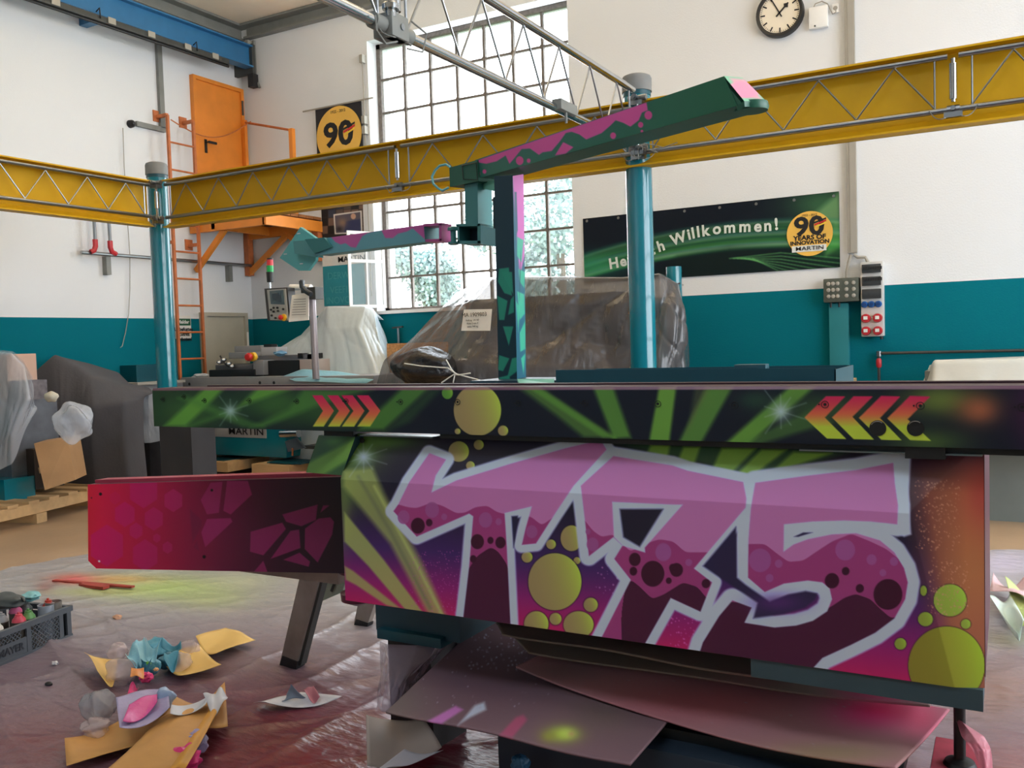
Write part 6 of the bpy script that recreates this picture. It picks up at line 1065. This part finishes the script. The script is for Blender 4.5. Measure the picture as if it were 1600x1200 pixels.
for x, y, r, m, lb in ((229, 1058, .03, PKF, 'hot pink film scrap under the blue clump'), (244, 1046, .018, mat('pale_orange_film', (240, 180, 130), .4, bump=(20, .4)), 'pale orange scrap in the blue clump'), (232, 1036, .014, LGF, 'lime green tape end in the blue clump')):
    q = qz(x, y, .10); crumple('film_scrap', (q[0], q[1], .10), (r, r*.8, r*.6), m, lb, 'scrap', 60+k, 3, .8, n=1.4); k += 1
for x, y, r, lb in ((184, 1018, .05, 'clear film roll end left of the blue clump'), (294, 1015, .055, 'clear film wad right of the blue clump'), (190, 1050, .07, 'clear crumpled film bag left below the blue clump'), (280, 1035, .06, 'clear film flap below the blue clump at the right')):
    q = qz(x, y, .06); crumple('clear_film_wad', (q[0], q[1], .06), (r*1.1, r, r*.9), mat('pinkish_clear_film', (226, 206, 206), .12, film=.45, bump=(9, 1.0)), lb, 'film', 70+k, 4, .4, n=.9); k += 1
paper('film_flap', [(205, 1045), (225, 1045), (225, 1060), (203, 1057)], ORF, 'flat orange film flap at the front of the blue clump', 'film', z=.15, curl=.01, seed=51); paper('film_flap', [(205, 1073), (216, 1071), (214, 1088), (198, 1090)], PKF, 'hot pink film strip between the clump and the lilac sheet', 'film', z=.10, curl=.02, seed=52)
q = qz(155, 1105, .08); crumple('clear_film_wad', (q[0], q[1], .085), (.1, .08, .08), mat('grey_clear_film', (176, 176, 182), .12, film=.55, bump=(9, 1.0)), 'greyish crumpled clear film bag on the brown paper', 'film', 81, 5, .4, n=.9)
q = qz(150, 1140, .04); crumple('clear_film_wad', (q[0], q[1], .05), (.06, .05, .04), mat('pinkish_clear_film'), 'small clear film tail below the greyish bag', 'film', 82, 4, .6)
paper('lilac_film', [(181, 1093), (262, 1078), (266, 1110), (187, 1142)], mat('lilac_film', (176, 166, 204), .35, bump=(16, .4)), 'lilac and pink masking film sheet on the brown paper', 'film', z=.13, curl=.02, seed=11, n=20); paper('pink_film', [(202, 1104), (246, 1087), (246, 1102), (192, 1132)], mat('pink_sheet', (230, 84, 160), .4, bump=(16, .4)), 'pink streak of film on the lilac sheet', 'film', z=.142, curl=.02, seed=11, n=20)
q = qz(257, 1092, .12); crumple('lilac_film_loop', (q[0], q[1], .12), (.045, .045, .05), mat('pale_blue_film', (160, 182, 214), .35, bump=(16, .4)), 'pale blue film loop at the right of the lilac sheet', 'film', 90, 4, .4)
q = qz(305, 1165, .05); crumple('lilac_film_wad', (q[0], q[1], .06), (.06, .05, .05), mat('lilac_film'), 'lilac film wad right of the folded brown strip', 'film', 91, 4, .6, n=1.3); q = qz(290, 1192, .05); crumple('pink_film_wad', (q[0], q[1], .06), (.05, .05, .045), PKF, 'pink film wad at the bottom edge of the picture', 'film', 92, 4, .6, n=1.3)
paper('torn_paper', [(396, 1100), (470, 1085), (535, 1092), (420, 1106)], WPAP, 'torn white paper strip on the red film in the foreground', z=.03, curl=.02, seed=12); paper('torn_paper', [(448, 1086), (455, 1070), (478, 1090), (440, 1096)], mat('grey_blue_paper', (120, 130, 146), .6, var=(5, .1)), 'grey-blue torn triangle standing on the white strip', z=.05, curl=.01, seed=13, zs=[.03, .1, .03, .03]); paper('torn_paper', [(474, 1078), (490, 1072), (500, 1094), (484, 1098)], mat('rosy_paper', (178, 110, 122), .6, var=(5, .1)), 'rosy torn piece beside the grey-blue triangle', z=.05, curl=.01, seed=14, zs=[.06, .07, .03, .03])
paper('kraft_paper', [(572, 1122), (662, 1128), (691, 1176), (574, 1206)], mat('taupe_paper', (168, 152, 142), .6, var=(4, .08)), 'curled grey-brown paper sheet by the cardboard in the foreground', z=.13, curl=.022, seed=19, n=20); paper('kraft_paper', [(632, 1174), (693, 1177), (640, 1194), (580, 1210)], mat('paper_back', (206, 200, 206), .6, var=(4, .08)), 'turned-up white edge of the curled grey-brown paper', z=.165, curl=.008, seed=16)
q = qy(821, 1187, 2.27); crumple('nitrile_glove', (q[0], 2.24, q[2]), (.03, .03, .035), mat('deep_blue_glove', (40, 92, 130), .35, bump=(30, .7)), 'deep blue crumpled glove stuck at the plinth front', 'glove', 95, 4, .6)
a0 = qz(84, 907, .02); a1 = qz(208, 917, .02); b = MB(); bar(b, a0, a1, .03, .012); tag(b.build('wooden_slat', mat('red_slat', (170, 62, 50), .6, var=(9, .2)), None, False), 'long thin red-sprayed slat on the floor film', 'slat'); a0 = qz(128, 913, .02); a1 = qz(166, 918, .02); b = MB(); bar(b, a0, a1, .05, .018); tag(b.build('wooden_slat', mat('red_slat'), None, False), 'short dark red slat piece beside the long one', 'slat')
q = qz(183, 965, .02); crumple('pebble_scrap', (q[0], q[1], .02), (.025, .02, .016), mat('tan_scrap', (196, 150, 120), .7, bump=(20, .3)), 'small tan scrap lying alone on the floor film', 'scrap', 96, 3, .5)
q = qz(76, 1070, .015); crumple('dark_cap', (q[0], q[1], .018), (.02, .016, .012), BLACK, 'small dark cap on the film in the foreground', 'cap', 97, 3, .1)
q = qz(86, 1037, .015); crumple('white_scrap', (q[0], q[1], .018), (.022, .016, .012), WPAP, 'small white scrap on the film right of the crate', 'scrap', 98, 3, .6)
for k, (P, col, lb) in enumerate(((( (1552, 905), (1600, 912), (1640, 960), (1546, 925)), (236, 200, 206), 'white and rose film heap at the right picture edge'), (((1545, 940), (1578, 934), (1602, 985), (1590, 990)), (216, 232, 224), 'pale mint sheet below the rose film heap'), (((1570, 918), (1620, 925), (1640, 975), (1590, 965)), (206, 222, 150), 'lime-tinted film behind the pale mint sheet'))): paper('film_sheet', P, mat('right_film_%d' % k, col, .4, bump=(14, .4)), lb, 'film', z=.08, curl=.05, seed=20+k)
bpy.context.view_layer.update()
